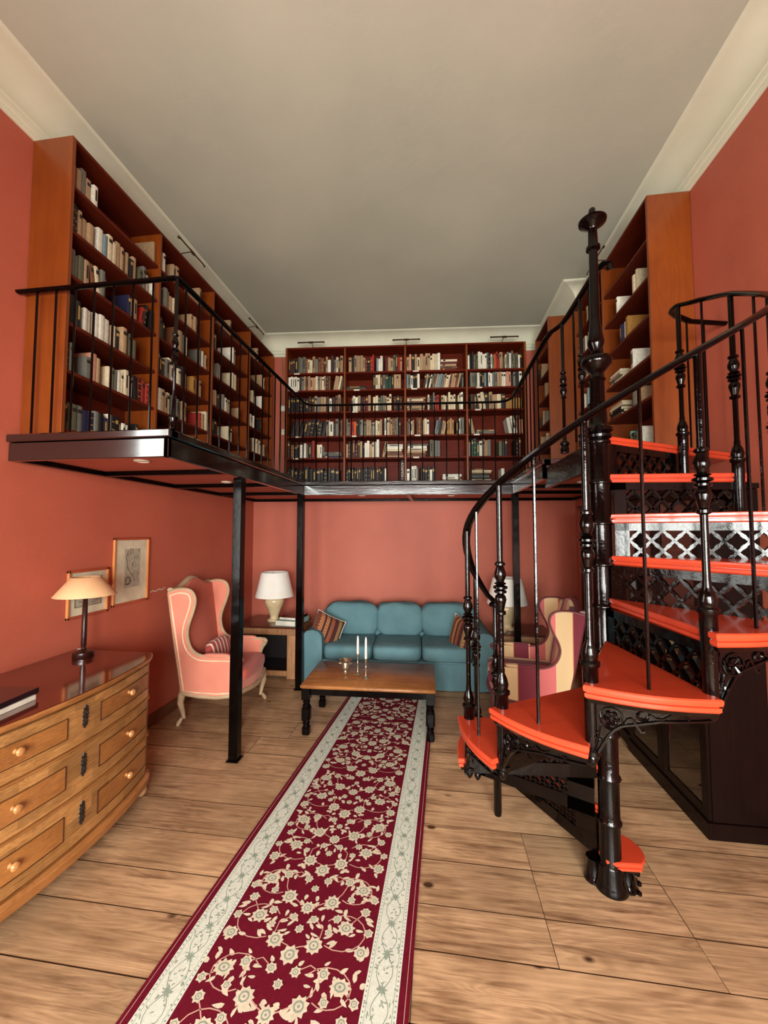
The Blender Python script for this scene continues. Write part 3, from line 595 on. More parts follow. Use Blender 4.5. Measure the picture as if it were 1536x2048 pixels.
def lay_shelf(spec, T, bay, z, depth, zmax, where, seed, rev=False, bw=None):
    hk = .82 if bw else 1
    r = random.Random(seed); u = bay[0]+.006; umax = bay[1]-.006; lean = 0; i = 0; n = 0; items = []
    if not bw:
        nb = sum(1 for ch in spec.split('(')[0] if ch.isalpha())+sum(1 for ch in (spec.split(')')[-1] if ')' in spec else '') if ch.isalpha())
        gaps = spec.count('.')*.03+spec.count(':')*.1+(.27 if '(' in spec else 0)
        bw = max(.017, min(.046, (umax-u-gaps-.04)/max(1, nb)))
    while i < len(spec):
        ch = spec[i]
        if ch == '.': u += .03
        elif ch == ':': u += .1
        elif ch in '<>|':
            if lean and ch == '|': u += .02
            lean = {'<': -.2, '>': .2, '|': 0}[ch]; u += .035 if ch == '>' else 0
        elif ch == '(':
            j = spec.index(')', i); st_ = spec[i+1:j]; zz = z+.0008; L0 = r.uniform(.22, .27)
            L0 = min(L0, umax-u-.01)
            if L0 > .12:
                for q, c in enumerate(st_):
                    th = r.uniform(.017, .036); L_ = L0*r.uniform(.85, 1); 
                    if zz+th > zmax: break
                    dp = r.uniform(.15, .2); Tm = T @ Matrix.Translation((u+r.uniform(0, .012)+L_, depth-.02-r.uniform(0, .02), zz)) @ Matrix.Rotation(R_(-90), 4, 'Y') @ Matrix.Diagonal((th, -dp, L_, 1))
                    items.append((Tm, c, r.choice([0, 3, 1]), 'flat', q)); zz += th+.0008
                u += L0+.03
            i = j
        else:
            k = ch.lower() if ch == 'Y' else ch
            th = bw*r.uniform(.72, 1.25) if ch != 'Y' else .2; h = r.uniform(.175, .235)*hk
            if i+1 < len(spec) and spec[i+1].isdigit(): h = .1+.022*int(spec[i+1]); i += 1
            h = min(h, zmax-z-.02); 
            if ch == 'Y': h = .14
            if u+th+(abs(lean)*h if lean else 0) > umax: i += 1; continue
            dp = r.uniform(.14, .19); ln = lean*r.uniform(.7, 1.1)
            if lean: # rotate about bottom corner that touches the shelf
                sh = h*sin(abs(ln)) if ln < 0 else 0
                base_u = u+(h*sin(-ln) if ln < 0 else 0)
                Tm = T @ Matrix.Translation((base_u, depth-.02-r.uniform(0, .02), z+.0008+(th*sin(ln) if ln > 0 else 0))) @ Matrix.Rotation(ln, 4, 'Y') @ Matrix.Diagonal((th, -dp, h*.98, 1))
            else:
                Tm = T @ Matrix.Translation((u, depth-.018-r.uniform(0, .025), z+.0008)) @ Matrix.Diagonal((th, -dp, h, 1))
            var = r.choice([0, 0, 1, 3]) if k in 'tcwygbopa' else r.choice([0, 1, 2, 3])
            items.append((Tm, k, var, 'tall' if h > .215*hk else 'small' if h < .185*hk else 'upright', 0)); n += 1
            u += (th/cos(ln) if lean else th)+.0012
        i += 1
    up_ = [q for q in items if q[3] != 'flat']; tot = len(up_)
    for idx, (Tm, k, var, sz, q) in enumerate(items):
        if sz == 'flat': lab = 'flat %s book, %s up in stack, %s' % (BC[k][0], ORD[q], where)
        else:
            p = up_.index((Tm, k, var, sz, q)); 
            if rev: p = tot-1-p
            lab = '%s %s book, %s from left, %s' % (sz, BC[k][0], ORD[min(p, 31)], where)
        c = Tm @ Vector((.5, .5, .5)); ax = [Vector(Tm.col[a][:3]).length for a in range(3)]
        d = (c-Vector((0, 0, 1.7))).length
        BOOKS.append((ax[0]*ax[2]/d/d, Tm, k, var, lab, where))
specB = [ # bay, then shelf from the top
 ['dddkeggmcctgmmdtwdgckt', 'wwwwwdgtmtptcgtwtdm>ttcrc', 'kkkkkkkddtgttdwdmt', '>kdkkdkkkk|cw.gmtc', 'dmkkww.kr.cw(Bgg)', 'kkkkkkkkkkkkkk'],
 ['.tkttttRkrr.bww.Rttedrp', '(ek)..kccdgGGktttp', '>d|wwtkRRt.ccgegtcc.dkdd', 'ggrrokkgwettgwcct.wcttmggd', 'tddRddtkwwtcww>t|(tmmcww)', 'kkkkkkkdkkkkkkkkdkkkkw::'],
 ['tpktcttttcccw(RmtRc)', 'bgwkkw>kckwdgtbbgtccmtpmt|kgww', '(ttdmct)ckkgrr.tcckcccc.ccw', 'mgct.mmmtcw.>bgktt|yyty.kwggt', '(mmtcwe)egg:::', 'wkwwg.kkkkwk:(ktww)'],
 ['wkkeewwwwgkwgorrtt.cgwgeewk', '.ggewkkbkwwggttwwpp.gkw', '.dd<cck|ttckY', '<t|.(gt):<ww|mp', 'gGGGwttg:ekk:kR', '.(RckgktcR):w']]
for b in range(4):
    for s_ in range(6):
        zi = 5-s_; z = SHB[zi]; zm = (SHB[zi+1]-TH) if zi < 5 else 4.14
        lay_shelf(specB[b][s_], TBk, baysB[b], z, DB, zm, '%s, %s bay of back bookcase' % (SHN[s_], ORD[b]), 100+b*10+s_)
specL = [
 ['ttgtw:::::.tt.ttt..t', 'kkttt.wbcctt.tkt.egw.ww', 'gget<mc|gk::Bt>rk|.kt.ww.g.t', 'kkk.ww.www.ckttee', 'kg...gpt..cegwccw<k|Rrrbb', 'keegBBgkBwkkkww>k|'],
 ['tw:tt:::t', 'dkgttcc::tt', 'gek:mwtgc::gw.t', 'kkdgcw.cktg:ymt', 'wwttc.gge.tt::rtc', 't:dkmc.kmk::cww'],
 ['t:::t', 'ckt:::wt', 'k:gt::cc', 'mtcd:gwtc::t', 'dkkd::cc:', 'wtww.ww.t'],
 ['::t:', 'gg:::tw', 't:cg::w', 'k.wc.wt:k', 'kkd:cctw:t', 'tw.t:mkd']]
for b in range(4):
    for s_ in range(6):
        zi = 5-s_; z = SHL[zi]; zm = (SHL[zi+1]-TH) if zi < 5 else 4.14
        lay_shelf(specL[b][s_], TL, baysL[b], z, DL, zm, '%s, %s bay of left bookcase' % (SHN[s_], ORD[b]), 300+b*10+s_, bw=.034 if b == 0 else .036)
specR = [  # u runs from far to near = left to right in the photo
 [['::t', 'wt.gkw..tt', 'gwkwt:.k', 'ttkw.gb:c', 'kmdt.w.t', 'dkkg.tt'], ['', '::w::..cc', '::.gBwBy', '.(cwgtw):.cw', '(mkkct):.kgt', ':::.akeeew']]]
for b in range(2):
    for s_ in range(6):
        zi = 5-s_; z = SHL[zi]; zm = (SHL[zi+1]-TH) if zi < 5 else 4.14
        lay_shelf(specR[0][b][s_], TRr, baysR[b], z, DR, zm, '%s, %s half of right bookcase' % (SHN[s_], ['far', 'near'][b]), 500+b*10+s_, bw=.036)
for s_, sp in enumerate(['', 'kt.t', '::wt', 'd:t:g', 'tt::wt', 'k.t:tw']):
    zi = 5-s_; lay_shelf(sp, TR2, baysR2[0], SHL[zi], .32, (SHL[zi+1]-TH) if zi < 5 else 4.14, '%s, narrow right bookcase' % SHN[s_], 700+s_, bw=.036)
# big black book with white lettering, standing at the right end of the second bay's lowest shelf
kb = thing('book', (0, 0, 0), 'tall black book with white lettering on its spine, lowest shelf, back bookcase', 'book')
kb.location = TBk @ Vector((baysB[1][1]-.05, DB-.05, SHB[0]+.001)); kb.rotation_euler = (0, 0, ab)
o = bpy.data.objects.new('cover', book_mesh('k', 0)); COL.objects.link(o); o.parent = kb; o.scale = (.042, .19, .305); o.location = (0, -.03, 0)
def text(s_, size, name, m, par, loc, rot, ext=.0004):
    cu = bpy.data.curves.new(name, 'FONT'); cu.body = s_; cu.size = size; cu.extrude = ext; cu.align_x = 'CENTER'; cu.align_y = 'CENTER'
    tmp = bpy.data.objects.new('tmp', cu); COL.objects.link(tmp); bpy.context.view_layer.update()
    me = bpy.data.meshes.new_from_object(tmp.evaluated_get(bpy.context.evaluated_depsgraph_get())); bpy.data.objects.remove(tmp); me.materials.clear(); me.materials.append(m)
    o = bpy.data.objects.new(name, me); COL.objects.link(o); o.parent = par; o.location = loc; o.rotation_euler = rot; return o
text('KOSMOS I', .048, 'lettering', M_WHITE, kb, (.021, -.0372, .16), (R_(90), R_(90), 0))
BOOKS.sort(key=lambda q: -q[0])
rest = MB(); restm = []; slots = {}
for q, (sz, Tm, k, var, lab, where) in enumerate(BOOKS):
    me = book_mesh(k, var)
    if q < 298:
        o = bpy.data.objects.new('book', me); COL.objects.link(o); o.matrix_world = Tm; tag(o, lab, 'book', 'books on the gallery bookcases')
    else:
        n = len(rest.v); rest.v += [Tm @ v.co for v in me.vertices]
        for p in me.polygons:
            mm = me.materials[p.material_index]
            if mm.name not in slots: slots[mm.name] = len(restm); restm.append(mm)
            rest.f.append([n+i for i in p.vertices]); rest.mi.append(slots[mm.name])
if rest.v: rest.build('books', restm, label='remaining smaller books packed on the gallery shelves', kind='stuff', cat='books')

# ---------------------------------------------------------------- picture lights over the bookcases
M_BRASS = mat('dark_brass', (92, 72, 50), .3, metal=.8)
def piclight(x, y, z, d, n, L_, lab):
    t = thing('picture_light', (x, y, z), lab, 'lamp', 'slim lights above the bookcases'); d = Vector((*d, 0)).normalized(); n = Vector((*n, 0)).normalized(); o = Vector((x, y, z))
    mb = MB(); mb.tube([o-n*.12, o-n*.06+Vector((0, 0, .045)), o+n*.02+Vector((0, 0, .05))], .004, 6); mb.build('arm', M_BRASS, t, smooth=True)
    mb = MB(); c = o+n*.035+Vector((0, 0, .045)); mb.tube([c-d*L_/2, c+d*L_/2], .011, 8); mb.tube([c-d*.03, c+d*.03], .014, 8); mb.build('shade_bar', M_BRASS, t, smooth=True)
    mb = MB(); c2 = c-Vector((0, 0, .008)); mb.tube([c2-d*L_*.46, c2+d*L_*.46], .0055, 6); mb.build('tube', M_WHITE, t, smooth=True)
piclight(-2.19, 3.16, 4.175, (0, 1), (1, 0), .38, 'slim picture light above left bookcase, nearer of the two')
piclight(-2.19, 4.45, 4.175, (0, 1), (1, 0), .38, 'slim picture light above left bookcase, further of the two')
for i, x in enumerate((-1.62, -.36, .90)):
    piclight(x, yb(x)-.27, 4.175, (cos(ab), sin(ab)), (sin(ab), -cos(ab)), .36, 'slim picture light above the back bookcase, %s of three' % ['leftmost', 'middle', 'rightmost'][i])
piclight(1.53, 3.75, 4.175, (0, 1), (-1, 0), .38, 'slim picture light above the right bookcase near stair column')
# cables and small devices in the back left corner
M_CAB = mat('pale_cable', (150, 110, 80), .6)
def bw_pt(x, z, off=.01): return (x, yb(x)-off, z)
mb = MB(); 
for q in range(3): mb.tube([bw_pt(-2.13+.02*q+.025*sin(i*.9+q*2), 4.15-.3*i, .012) for i in range(6)], .0035, 5)
mb.build('cable', M_CAB, label='loose pale cables hanging down in the corner beside back bookcase', cat='cable', smooth=True)
t = thing('wall_sensor', bw_pt(-2.1, 3.43), 'round white device on the wall in the gallery corner', 'sensor')
mb = MB(); mb.T = Matrix.Translation(bw_pt(-2.1, 3.43, .001)) @ Matrix.Rotation(R_(90), 4, 'X'); mb.lathe([(.045, 0), (.045, .02), (.03, .035), (.01, .037)], seg=18); mb.build('housing', M_WHITE, t, smooth=True)
t = thing('power_socket', bw_pt(-2.09, 3.1), 'small white socket on the wall in the gallery corner', 'socket')
mb = MB(); x, y, z = bw_pt(-2.09, 3.1, .012); mb.box((x-.03, y, z-.04), (x+.03, y+.011, z+.04), .003); mb.build('plate', M_WHITE, t)

# ================================================================ RUG
M_RUG = mat('maroon_rug_pile', (104, 15, 34), .95, var=(86, 10, 27), scale=60, amt=.6, bump=.3, bscale=500, spec=.1)
M_RC = mat('cream_rug_pile', (208, 208, 192), .9, var=(188, 190, 176), scale=80, bump=.3, bscale=500)
M_RG = mat('grey_green_rug_pile', (112, 126, 112), .9, var=(140, 148, 130), scale=80)
M_RF = mat('beige_flower_pile', (208, 194, 168), .9, var=(178, 164, 142), scale=70)
M_RS = mat('stem_pile', (196, 150, 132), .9)
RY0, RY1 = -.4, 4.14
def rug(u, v, z): # u 0..1 across, v metres along from RY0
    y = RY0+v; xl = -1.103+.0725*(y-1.32); xr = -.103+.029*(y-1.45); return (xl+(xr-xl)*u, y-.02*(u-.5), z)
rg = thing('runner_rug', (-.6, 1.9, 0), 'long maroon runner rug with cream floral border on the plank floor', 'rug')
RL = RY1-RY0
mb = MB(); n = 40
for i in range(n): 
    a, b = RL*i/n, RL*(i+1)/n
    mb.add([rug(0, a, .001), rug(1, a, .001), rug(1, b, .001), rug(0, b, .001), rug(0, a, .008), rug(1, a, .008), rug(1, b, .008), rug(0, b, .008)], [(4, 5, 6, 7), (0, 4, 7, 3), (1, 2, 6, 5), (3, 2, 1, 0)]+([(0, 1, 5, 4)] if i == 0 else [])+([(2, 3, 7, 6)] if i == n-1 else []))
mb.build('pile', M_RUG, rg)
mb = MB()
for u0, u1 in ((.042, .172), (.828, .958)):
    for i in range(n): a, b = RL*i/n, RL*(i+1)/n; mb.add([rug(u0, a, .0086), rug(u1, a, .0086), rug(u1, b, .0086), rug(u0, b, .0086)], [(0, 1, 2, 3)])
mb.build('border', M_RC, rg, label='cream border bands along both sides')
def poly(mb, u, v, pts, z, mi): 
    W_ = .95
    mb.add([rug(u+x/W_, v+y, z) for x, y in pts], [list(range(len(pts)))], mi)
def ribbon(mb, P_, w_, z, mi):
    W_ = .95; vs = []
    for i, (u, v) in enumerate(P_):
        a = P_[max(0, i-1)]; b = P_[min(len(P_)-1, i+1)]; dx, dy = (b[0]-a[0])*W_, b[1]-a[1]; l = hypot(dx, dy) or 1; nx_, ny_ = -dy/l*w_/2, dx/l*w_/2
        vs += [rug(u+nx_/W_, v+ny_, z), rug(u-nx_/W_, v-ny_, z)]
    mb.add(vs, [(2*i, 2*i+1, 2*i+3, 2*i+2) for i in range(len(P_)-1)], mi)
rr = random.Random(11)
def flower(mb, u, v, r, np_=9, z=.009, ang=0, sq=1):
    z += rr.uniform(0, .0012)
    pts = []
    for i in range(np_*2):
        a = ang+pi*i/np_; q = r*(1 if i % 2 == 0 else .74)*rr.uniform(.93, 1.05); pts.append((q*cos(a), q*sin(a)*sq))
    # fan from centre so concave outline stays clean
    W_ = .95; c = rug(u, v, z); ring = [rug(u+x/W_, v+y, z) for x, y in pts]
    mb.add([c]+ring, [(0, i+1, (i+1) % len(ring)+1) for i in range(len(ring))], 0)
    q = [rug(u+.52*r*cos(2*pi*i/8)/W_, v+.52*r*sin(2*pi*i/8)*sq, z+.0005) for i in range(8)]; q2 = [rug(u+.36*r*cos(2*pi*i/8)/W_, v+.36*r*sin(2*pi*i/8)*sq, z+.0005) for i in range(8)]
    mb.add(q+q2, [(i, (i+1) % 8, 8+(i+1) % 8, 8+i) for i in range(0, 8)][::1 if r > .02 else 2], 1)
    mb.add([rug(u+.14*r*cos(2*pi*i/6)/W_, v+.14*r*sin(2*pi*i/6), z+.0005) for i in range(6)], [list(range(6))], 1)
def leaf(mb, u, v, l, w_, a, z=.0088, mi=0, curl=.3):
    z += rr.uniform(-.0001, .0001)
    W_ = .95; c, s_ = cos(a), sin(a); pts = []
    for t_, ww in ((0, 0), (.25, .9), (.55, 1), (.8, .6), (1, 0)): pts.append((l*t_, w_*ww/2+curl*l*t_*t_))
    for t_, ww in ((.8, .5), (.55, .8), (.25, .8)): pts.append((l*t_, -w_*ww/2+curl*l*t_*t_))
    mb.add([rug(u+(x*c-y*s_)/W_, v+x*s_+y*c, z) for x, y in pts], [(0, 1, 7), (1, 2, 6, 7), (2, 3, 5, 6), (3, 4, 5)], mi)
mb = MB(); U0, U1 = .172, .828; per = .40; reps = int(RL/per)+2
for k in range(-1, reps):
    v0 = k*per
    def dv_(v): return v*.8
    def ok(v): return .03 < v < RL-.03
    def fl(du, dv, r, n_=9, sq=1):
        r *= 1.18
        if ok(v0+dv*.8):
            for sg in ((1, -1) if abs(du) > .005 else (1,)): flower(mb, .5+du*sg, v0+dv*.8, r, n_, ang=rr.uniform(0, 1), sq=sq)
    def lf(du, dv, l, w_, a, curl=.3):
        if ok(v0+dv*.8):
            for sg in (1, -1): leaf(mb, .5+du*sg, v0+dv*.8, l, w_, a if sg == 1 else pi-a, curl=curl*sg)
    def stem(P_, w_=.0045):
        if ok(v0+P_[0][1]*.8) and ok(v0+P_[-1][1]*.8):
            for sg in (1, -1): ribbon(mb, [(.5+u_*sg, v0+v_*.8) for u_, v_ in P_], w_, .0088, 2)
    fl(0, .0, .034, 8); fl(0, .25, .028, 10); fl(0, .13, .017, 7); fl(0, .37, .017, 7)
    fl(.085, .06, .032, 9); fl(.105, .30, .032, 9); fl(.20, .17, .033, 9, .85); fl(.235, .40, .036, 10, .8); fl(.16, .44, .022, 7); fl(.285, .06, .026, 8); fl(.27, .27, .02, 7); fl(.15, .21, .018, 7); fl(.045, .19, .017, 6); fl(.05, .43, .019, 7); fl(.13, .135, .016, 6); fl(.19, .33, .017, 6); fl(.30, .16, .018, 6); fl(.30, .345, .018, 6)
    def spiral(cx, cy, r0, r1, a0, a1, n_=12): return [(cx+(r0+(r1-r0)*i/n_)*cos(a0+(a1-a0)*i/n_)/.95, cy+(r0+(r1-r0)*i/n_)*sin(a0+(a1-a0)*i/n_)) for i in range(n_+1)]
    stem(spiral(.19, .15, .10, .085, -2.2, 2.6)); stem(spiral(.19, .38, .10, .07, 2.6, -2.2)); stem([(0, .03), (.03, .045), (.06, .055), (.085, .06)]); stem([(.0, .25), (.04, .27), (.075, .295), (.105, .30)])
    stem([(.085, .06), (.10, .1), (.1, .15), (.06, .19), (.045, .19)]); stem([(.105, .3), (.14, .36), (.16, .44)]); stem([(.235, .4), (.27, .37), (.30, .345)]); stem([(.2, .17), (.24, .23), (.27, .27)]); stem([(.045, .43), (.1, .47), (.16, .44)])
    for _ in range(52):
        lf(rr.uniform(.02, .31), rr.uniform(0, per)/.8, rr.uniform(.022, .042), rr.uniform(.012, .022), rr.uniform(-pi, pi), rr.uniform(.1, .5))
mb.build('flower_pattern', [M_RF, M_RG, M_RS], rg, kind='stuff', label='beige flowers and curling stems in the field')
mb = MB()
for u0, u1 in ((.042, .172), (.828, .958)):
    uc = (u0+u1)/2; v = .06; i = 0
    while v < RL-.05:
        for a_ in range(8): leaf(mb, uc+(.0), v, .02, .007, a_*pi/4, .0092, 0, .1)
        for sg in (1, -1):
            P_ = [(uc+sg*.032*sin(q/8*pi), v+.125*q/8) for q in range(9)]; ribbon(mb, P_, .0028, .0090, 0)
        for q in range(20): leaf(mb, uc+rr.uniform(-.045, .045), v+rr.uniform(.0, .12), rr.uniform(.01, .018), .0055, rr.uniform(0, 6), .0091, 0, .5)
        v += .125
    v = .02
    while v < RL-.02:
        for uu in (u0+.008, u1-.008): leaf(mb, uu-.003, v, .006, .007, 0, .0091, 0, 0)
        v += .016
    for uu in (u0+.016, u1-.016): ribbon(mb, [(uu, RL*q/40) for q in range(41)], .0016, .009, 0)
mb.build('border_pattern', M_RG, rg, kind='stuff', label='grey green scrollwork in the border bands')
mb = MB()
for uu in (.016, .984): ribbon(mb, [(uu, RL*q/40) for q in range(41)], .0022, .009, 0)
mb.build('edge_line', M_RS, rg)

# ================================================================ COMMODE
M_BURL = wood('burl_veneer', (178, 130, 76), (116, 74, 34), .34, .25, 'Y', 2.2, blocks=(4.2, .28), rnd=.05)
M_BURLP = wood('burl_panel_veneer', (166, 110, 56), (110, 64, 28), .32, .3, 'Y', 4, rnd=.06)
M_BURLT = wood('commode_moulding', (172, 114, 62), (116, 70, 32), .35, .3, 'Y', 2, rnd=.03)
M_CTOP = mat('polished_dark_top', (92, 32, 18), .12, coat=.8, var=(74, 24, 14), scale=4)
CY, CH = 1.86, .62
cm_ = thing('commode', (-2.2, CY, 0), 'bow-fronted burl veneer chest of drawers against left red wall', 'chest')
def bow(y, off=0):
    s_ = (y-CY)/CH; return -1.80-.10*s_*s_-.0*abs(s_)-.03*max(0, abs(s_)-.9)*10+off
def bowpoly(off, y0=CY-CH, y1=CY+CH, n=24, back=-2.492):
    f = [(bow(y0+(y1-y0)*i/n, off), y0+(y1-y0)*i/n) for i in range(n+1)]; return [(back, y0)]+f+[(back, y1)]
mb = MB(); mb.layers(bowpoly(-.02), [(.13, 0), (.845, 0)]); mb.build('carcass', M_BURLT, cm_)
mb = MB(); mb.layers(bowpoly(.028, CY-CH-.02, CY+CH+.02), [(.845, .022), (.852, .012), (.862, .002), (.872, .0), (.88, .006)]); mb.build('top_moulding', M_BURLT, cm_, smooth=True)
mb = MB(); mb.layers(bowpoly(.018, CY-CH-.01, CY+CH+.01), [(.8802, 0), (.884, 0)]); mb.build('top', M_CTOP, cm_, label='glass-smooth dark red-brown top')
mb = MB(); mb.layers(bowpoly(.03, CY-CH-.015, CY+CH+.015), [(.075, .004), (.085, 0), (.115, 0), (.13, .02)]); mb.build('plinth', M_BURLT, cm_, smooth=True)
for y in (CY-CH+.07, CY+CH-.07):
    for x in (-1.91, -2.42):
        mb = MB(); mb.lathe([(.02, .001), (.035, .008), (.042, .03), (.036, .055), (.024, .064), (.03, .075)], (x, y), 16); mb.build('foot', mat('bun_foot_wood', (190, 150, 105), .45), cm_, smooth=True)
M_KNOB = mat('turned_pear_knob', (190, 132, 76), .35, coat=.3); M_ESC = mat('black_iron_escutcheon', (40, 30, 24), .5)
def curved(y0, y1, z0, z1, off0, off1, n=14):
    mb = MB(); vs = []; fs = []
    for i in range(n+1):
        y = y0+(y1-y0)*i/n
        for o_, z in ((off0, z0), (off1, z0+.003), (off1, z1-.003), (off0, z1)): vs.append((bow(y, o_), y, z))
    for i in range(n):
        b = i*4; fs += [(b, b+1, b+5, b+4), (b+1, b+2, b+6, b+5), (b+2, b+3, b+7, b+6), (b+3, b, b+4, b+7)]
    fs += [(0, 3, 2, 1), (n*4, n*4+1, n*4+2, n*4+3)]; mb.add(vs, fs); return mb
for di, (z0, z1, zk) in enumerate([(.625, .838, .748), (.385, .61, .508), (.142, .37, .27)]):
    dr = curved(CY-CH+.03, CY+CH-.03, z0, z1, -.02, .004, 24).build('drawer', M_BURL, cm_)
    for sg in (-1, 1):
        ya, yb_ = sorted((CY+sg*.10, CY+sg*(CH-.085))); 
        curved(ya, yb_, z0+.062, z1-.055, 0, .0075).build('inlay_panel', M_BURLP, dr)
        for (p0, p1, q0, q1) in ((ya-.004, yb_+.004, z1-.055, z1-.051), (ya-.004, yb_+.004, z0+.058, z0+.062), (ya-.004, ya, z0+.06, z1-.053), (yb_, yb_+.004, z0+.06, z1-.053)):
            curved(p0, p1, q0-.001, q1+.001, 0, .0085, 8 if p1-p0 > .1 else 1).build('stringing', mat('dark_stringing', (70, 34, 14), .5), dr)
        y = CY+sg*.32; x = bow(y, .0076)
        mb = MB(); mb.T = Matrix.Translation((x, y, zk)) @ Matrix.Rotation(R_(90), 4, 'Y'); mb.lathe([(.012, 0), (.008, .004), (.008, .012), (.016, .018), (.019, .026), (.015, .034), (.004, .038)], seg=14); mb.build('knob', M_KNOB, dr, smooth=True)
    mb = MB(); x = bow(CY, .0045)
    outl = [(.0, .062), (.008, .05), (.016, .048), (.012, .038), (.02, .03), (.013, .02), (.022, .01), (.014, 0), (.02, -.012), (.012, -.02), (.02, -.032), (.012, -.04), (.014, -.05), (.005, -.05), (0, -.062)]
    full = [(y_, z_) for y_, z_ in outl]+[(-y_*.85, z_-.004) for y_, z_ in outl[-2:0:-1]]
    n_ = len(full); mb.add([(x, CY+a_, zk+.005+b_) for a_, b_ in full]+[(x+.003, CY+a_*.92, zk+.005+b_*.96) for a_, b_ in full]+[(x+.003, CY, zk+.005)], [(i, (i+1) % n_, n_+(i+1) % n_, n_+i) for i in range(n_)]+[(n_+i, n_+(i+1) % n_, 2*n_) for i in range(n_)])
    mb.tube([(x+.004, CY+.007*cos(q), zk+.02+.018*sin(q)) for q in (0, 1, 2, 3, 4, 5)], .002, 5); mb.tube([(x+.004, CY+.006*cos(q), zk-.02+.015*sin(q)) for q in (0, 1, 2, 3, 4, 5)], .002, 5)
    mb.build('escutcheon', M_ESC, dr)
for sg in (-1, 1):
    y = CY+sg*(CH-.003); mb = MB(); mb.box((-2.47, y-.004, .15), (bow(CY+sg*CH, -.022), y+.004, .83)); mb.build('side_veneer', M_BURLT, cm_)
for z0, z1 in ((.612, .623), (.372, .383)): curved(CY-CH+.01, CY+CH-.01, z0, z1, -.02, .012, 24).build('rail_moulding', M_BURLT, cm_)
# objects on the commode
ZT = .8842
lp = thing('table_lamp', (-2.295, 2.345, ZT), 'slim dark table lamp with wide peach shade on chest', 'lamp')
M_LB = mat('dark_lamp_wood', (40, 14, 10), .25, coat=.5)
mb = MB(); mb.lathe([(.058, 0), (.06, .004), (.06, .034), (.05, .04), (.026, .044), (.018, .05), (.012, .056), (.012, .06), (.0165, .075), (.016, .2), (.014, .42), (.018, .425), (.01, .435), (.01, .46)], (-2.295, 2.345), 20, z0=ZT); mb.build('stand', M_LB, lp, smooth=True, ang=40)
def shade(par, c, r0, r1, z0, z1, m, seg=32):
    mb = MB(); mb.lathe([(r0, z0), (r1, z1), (r1-.002, z1), (r0-.002, z0)], c, seg); mb.f = mb.f[:-2]; mb.mi = mb.mi[:-2]
    n = seg; base_ = len(mb.v)-4*n; mb.f += [(base_+i, base_+3*n+i, base_+3*n+(i+1) % n, base_+(i+1) % n) for i in range(n)]; mb.mi += [0]*n
    return mb.build('shade', m, par, smooth=True, ang=60)
shade(lp, (-2.295, 2.345), .175, .082, 1.285, 1.405, mat('peach_card_shade', (236, 188, 140), .7, amt=.2, var=(228, 178, 130)))
mb = MB(); 
for q in range(3): mb.tube([(-2.295+.084*cos(q*2.1), 2.345+.084*sin(q*2.1), 1.395), (-2.295, 2.345, ZT+.455)], .0015, 4)
mb.build('shade_ring', M_BRASS, lp)
mb = MB(); mb.tube([(-2.31, 2.40, ZT+.006), (-2.36, 2.46, ZT+.006), (-2.43, 2.50, ZT+.006), (-2.47, 2.475, ZT+.006)], .0035, 6); mb.build('cord', M_LB, lp, smooth=True)
def flatbook(name, c, sz, rz, cover, label, thick_cover=.003, group=None, cat='book'):
    t = thing(name, c, label, cat, group, rz); T = Matrix.Translation(c) @ Matrix.Rotation(rz, 4, 'Z'); a, b, h = sz
    mb = MB(); mb.T = T; mb.box((-a/2+.004, -b/2+.004, thick_cover), (a/2-.002, b/2-.004, h-thick_cover)); mb.build('page_block', M_PAGEW, t)
    mb = MB(); mb.T = T; mb.box((-a/2, -b/2, 0), (a/2, b/2, thick_cover)); mb.box((-a/2, -b/2, h-thick_cover), (a/2, b/2, h)); mb.box((a/2-.002, -b/2, thick_cover), (a/2, b/2, h-thick_cover)); mb.build('cover', cover, t); return t
M_PAGEW = mat('white_page_edges', (226, 220, 202), .7)
M_DK = mat('dark_glossy_cover', (36, 24, 28), .15, coat=.5); M_DK2 = mat('dark_red_cover', (70, 24, 20), .4)
flatbook('book', (-2.06, 1.535, ZT+.001), (.26, .37, .022), R_(3), M_PAGEW, 'white magazine under the dark book on the chest')
flatbook('book', (-2.07, 1.55, ZT+.0235), (.27, .38, .026), R_(5), M_DK, 'large dark glossy book with white page edges on the chest')

# ---------------------------------------------------------------- framed prints on the left wall
M_FRAME = wood('honey_frame_wood', (206, 130, 70), (170, 92, 42), .35, .3, 'Z', 2, rnd=.02)
M_FRAME2 = wood('red_brown_frame_wood', (176, 78, 44), (140, 56, 30), .35, .3, 'Y', 2, rnd=.02)
M_MOUNT = mat('print_mount_card', (214, 202, 172), .6); M_PAPER = mat('aged_print_paper', (176, 166, 142), .7, var=(150, 142, 124), scale=14, amt=.5)
M_INKG = mat('engraving_ink', (74, 66, 58), .8)
def print_frame(y0, y1, z0, z1, lab, art, tilt=0):
    t = thing('framed_print', (XL, (y0+y1)/2, z0), lab, 'picture'); x = XL+.004; fw_ = .018
    for nm, a, b, m in (('frame_bar', (y0, z0), (y0+fw_, z1), M_FRAME), ('frame_bar', (y1-fw_, z0), (y1, z1), M_FRAME), ('frame_bar', (y0, z1-fw_), (y1, z1), M_FRAME2), ('frame_bar', (y0, z0), (y1, z0+fw_), M_FRAME2)):
        mb = MB(); mb.box((x, a[0], a[1]), (x+.018, b[0], b[1]), .003); mb.build(nm, m, t)
    mb = MB(); mb.box((x, y0+fw_*.5, z0+fw_*.5), (x+.006, y1-fw_*.5, z1-fw_*.5)); mb.build('mount', M_MOUNT, t)
    a0, a1, b0, b1 = art; mb = MB(); mb.box((x+.006, a0, b0), (x+.0068, a1, b1)); pp_ = mb.build('print', M_PAPER, t)
    return t, x+.0072
t, x = print_frame(2.775, 3.155, 1.118, 1.655, 'tall framed map print in honey wood frame on left wall', (2.89, 3.06, 1.25, 1.565))
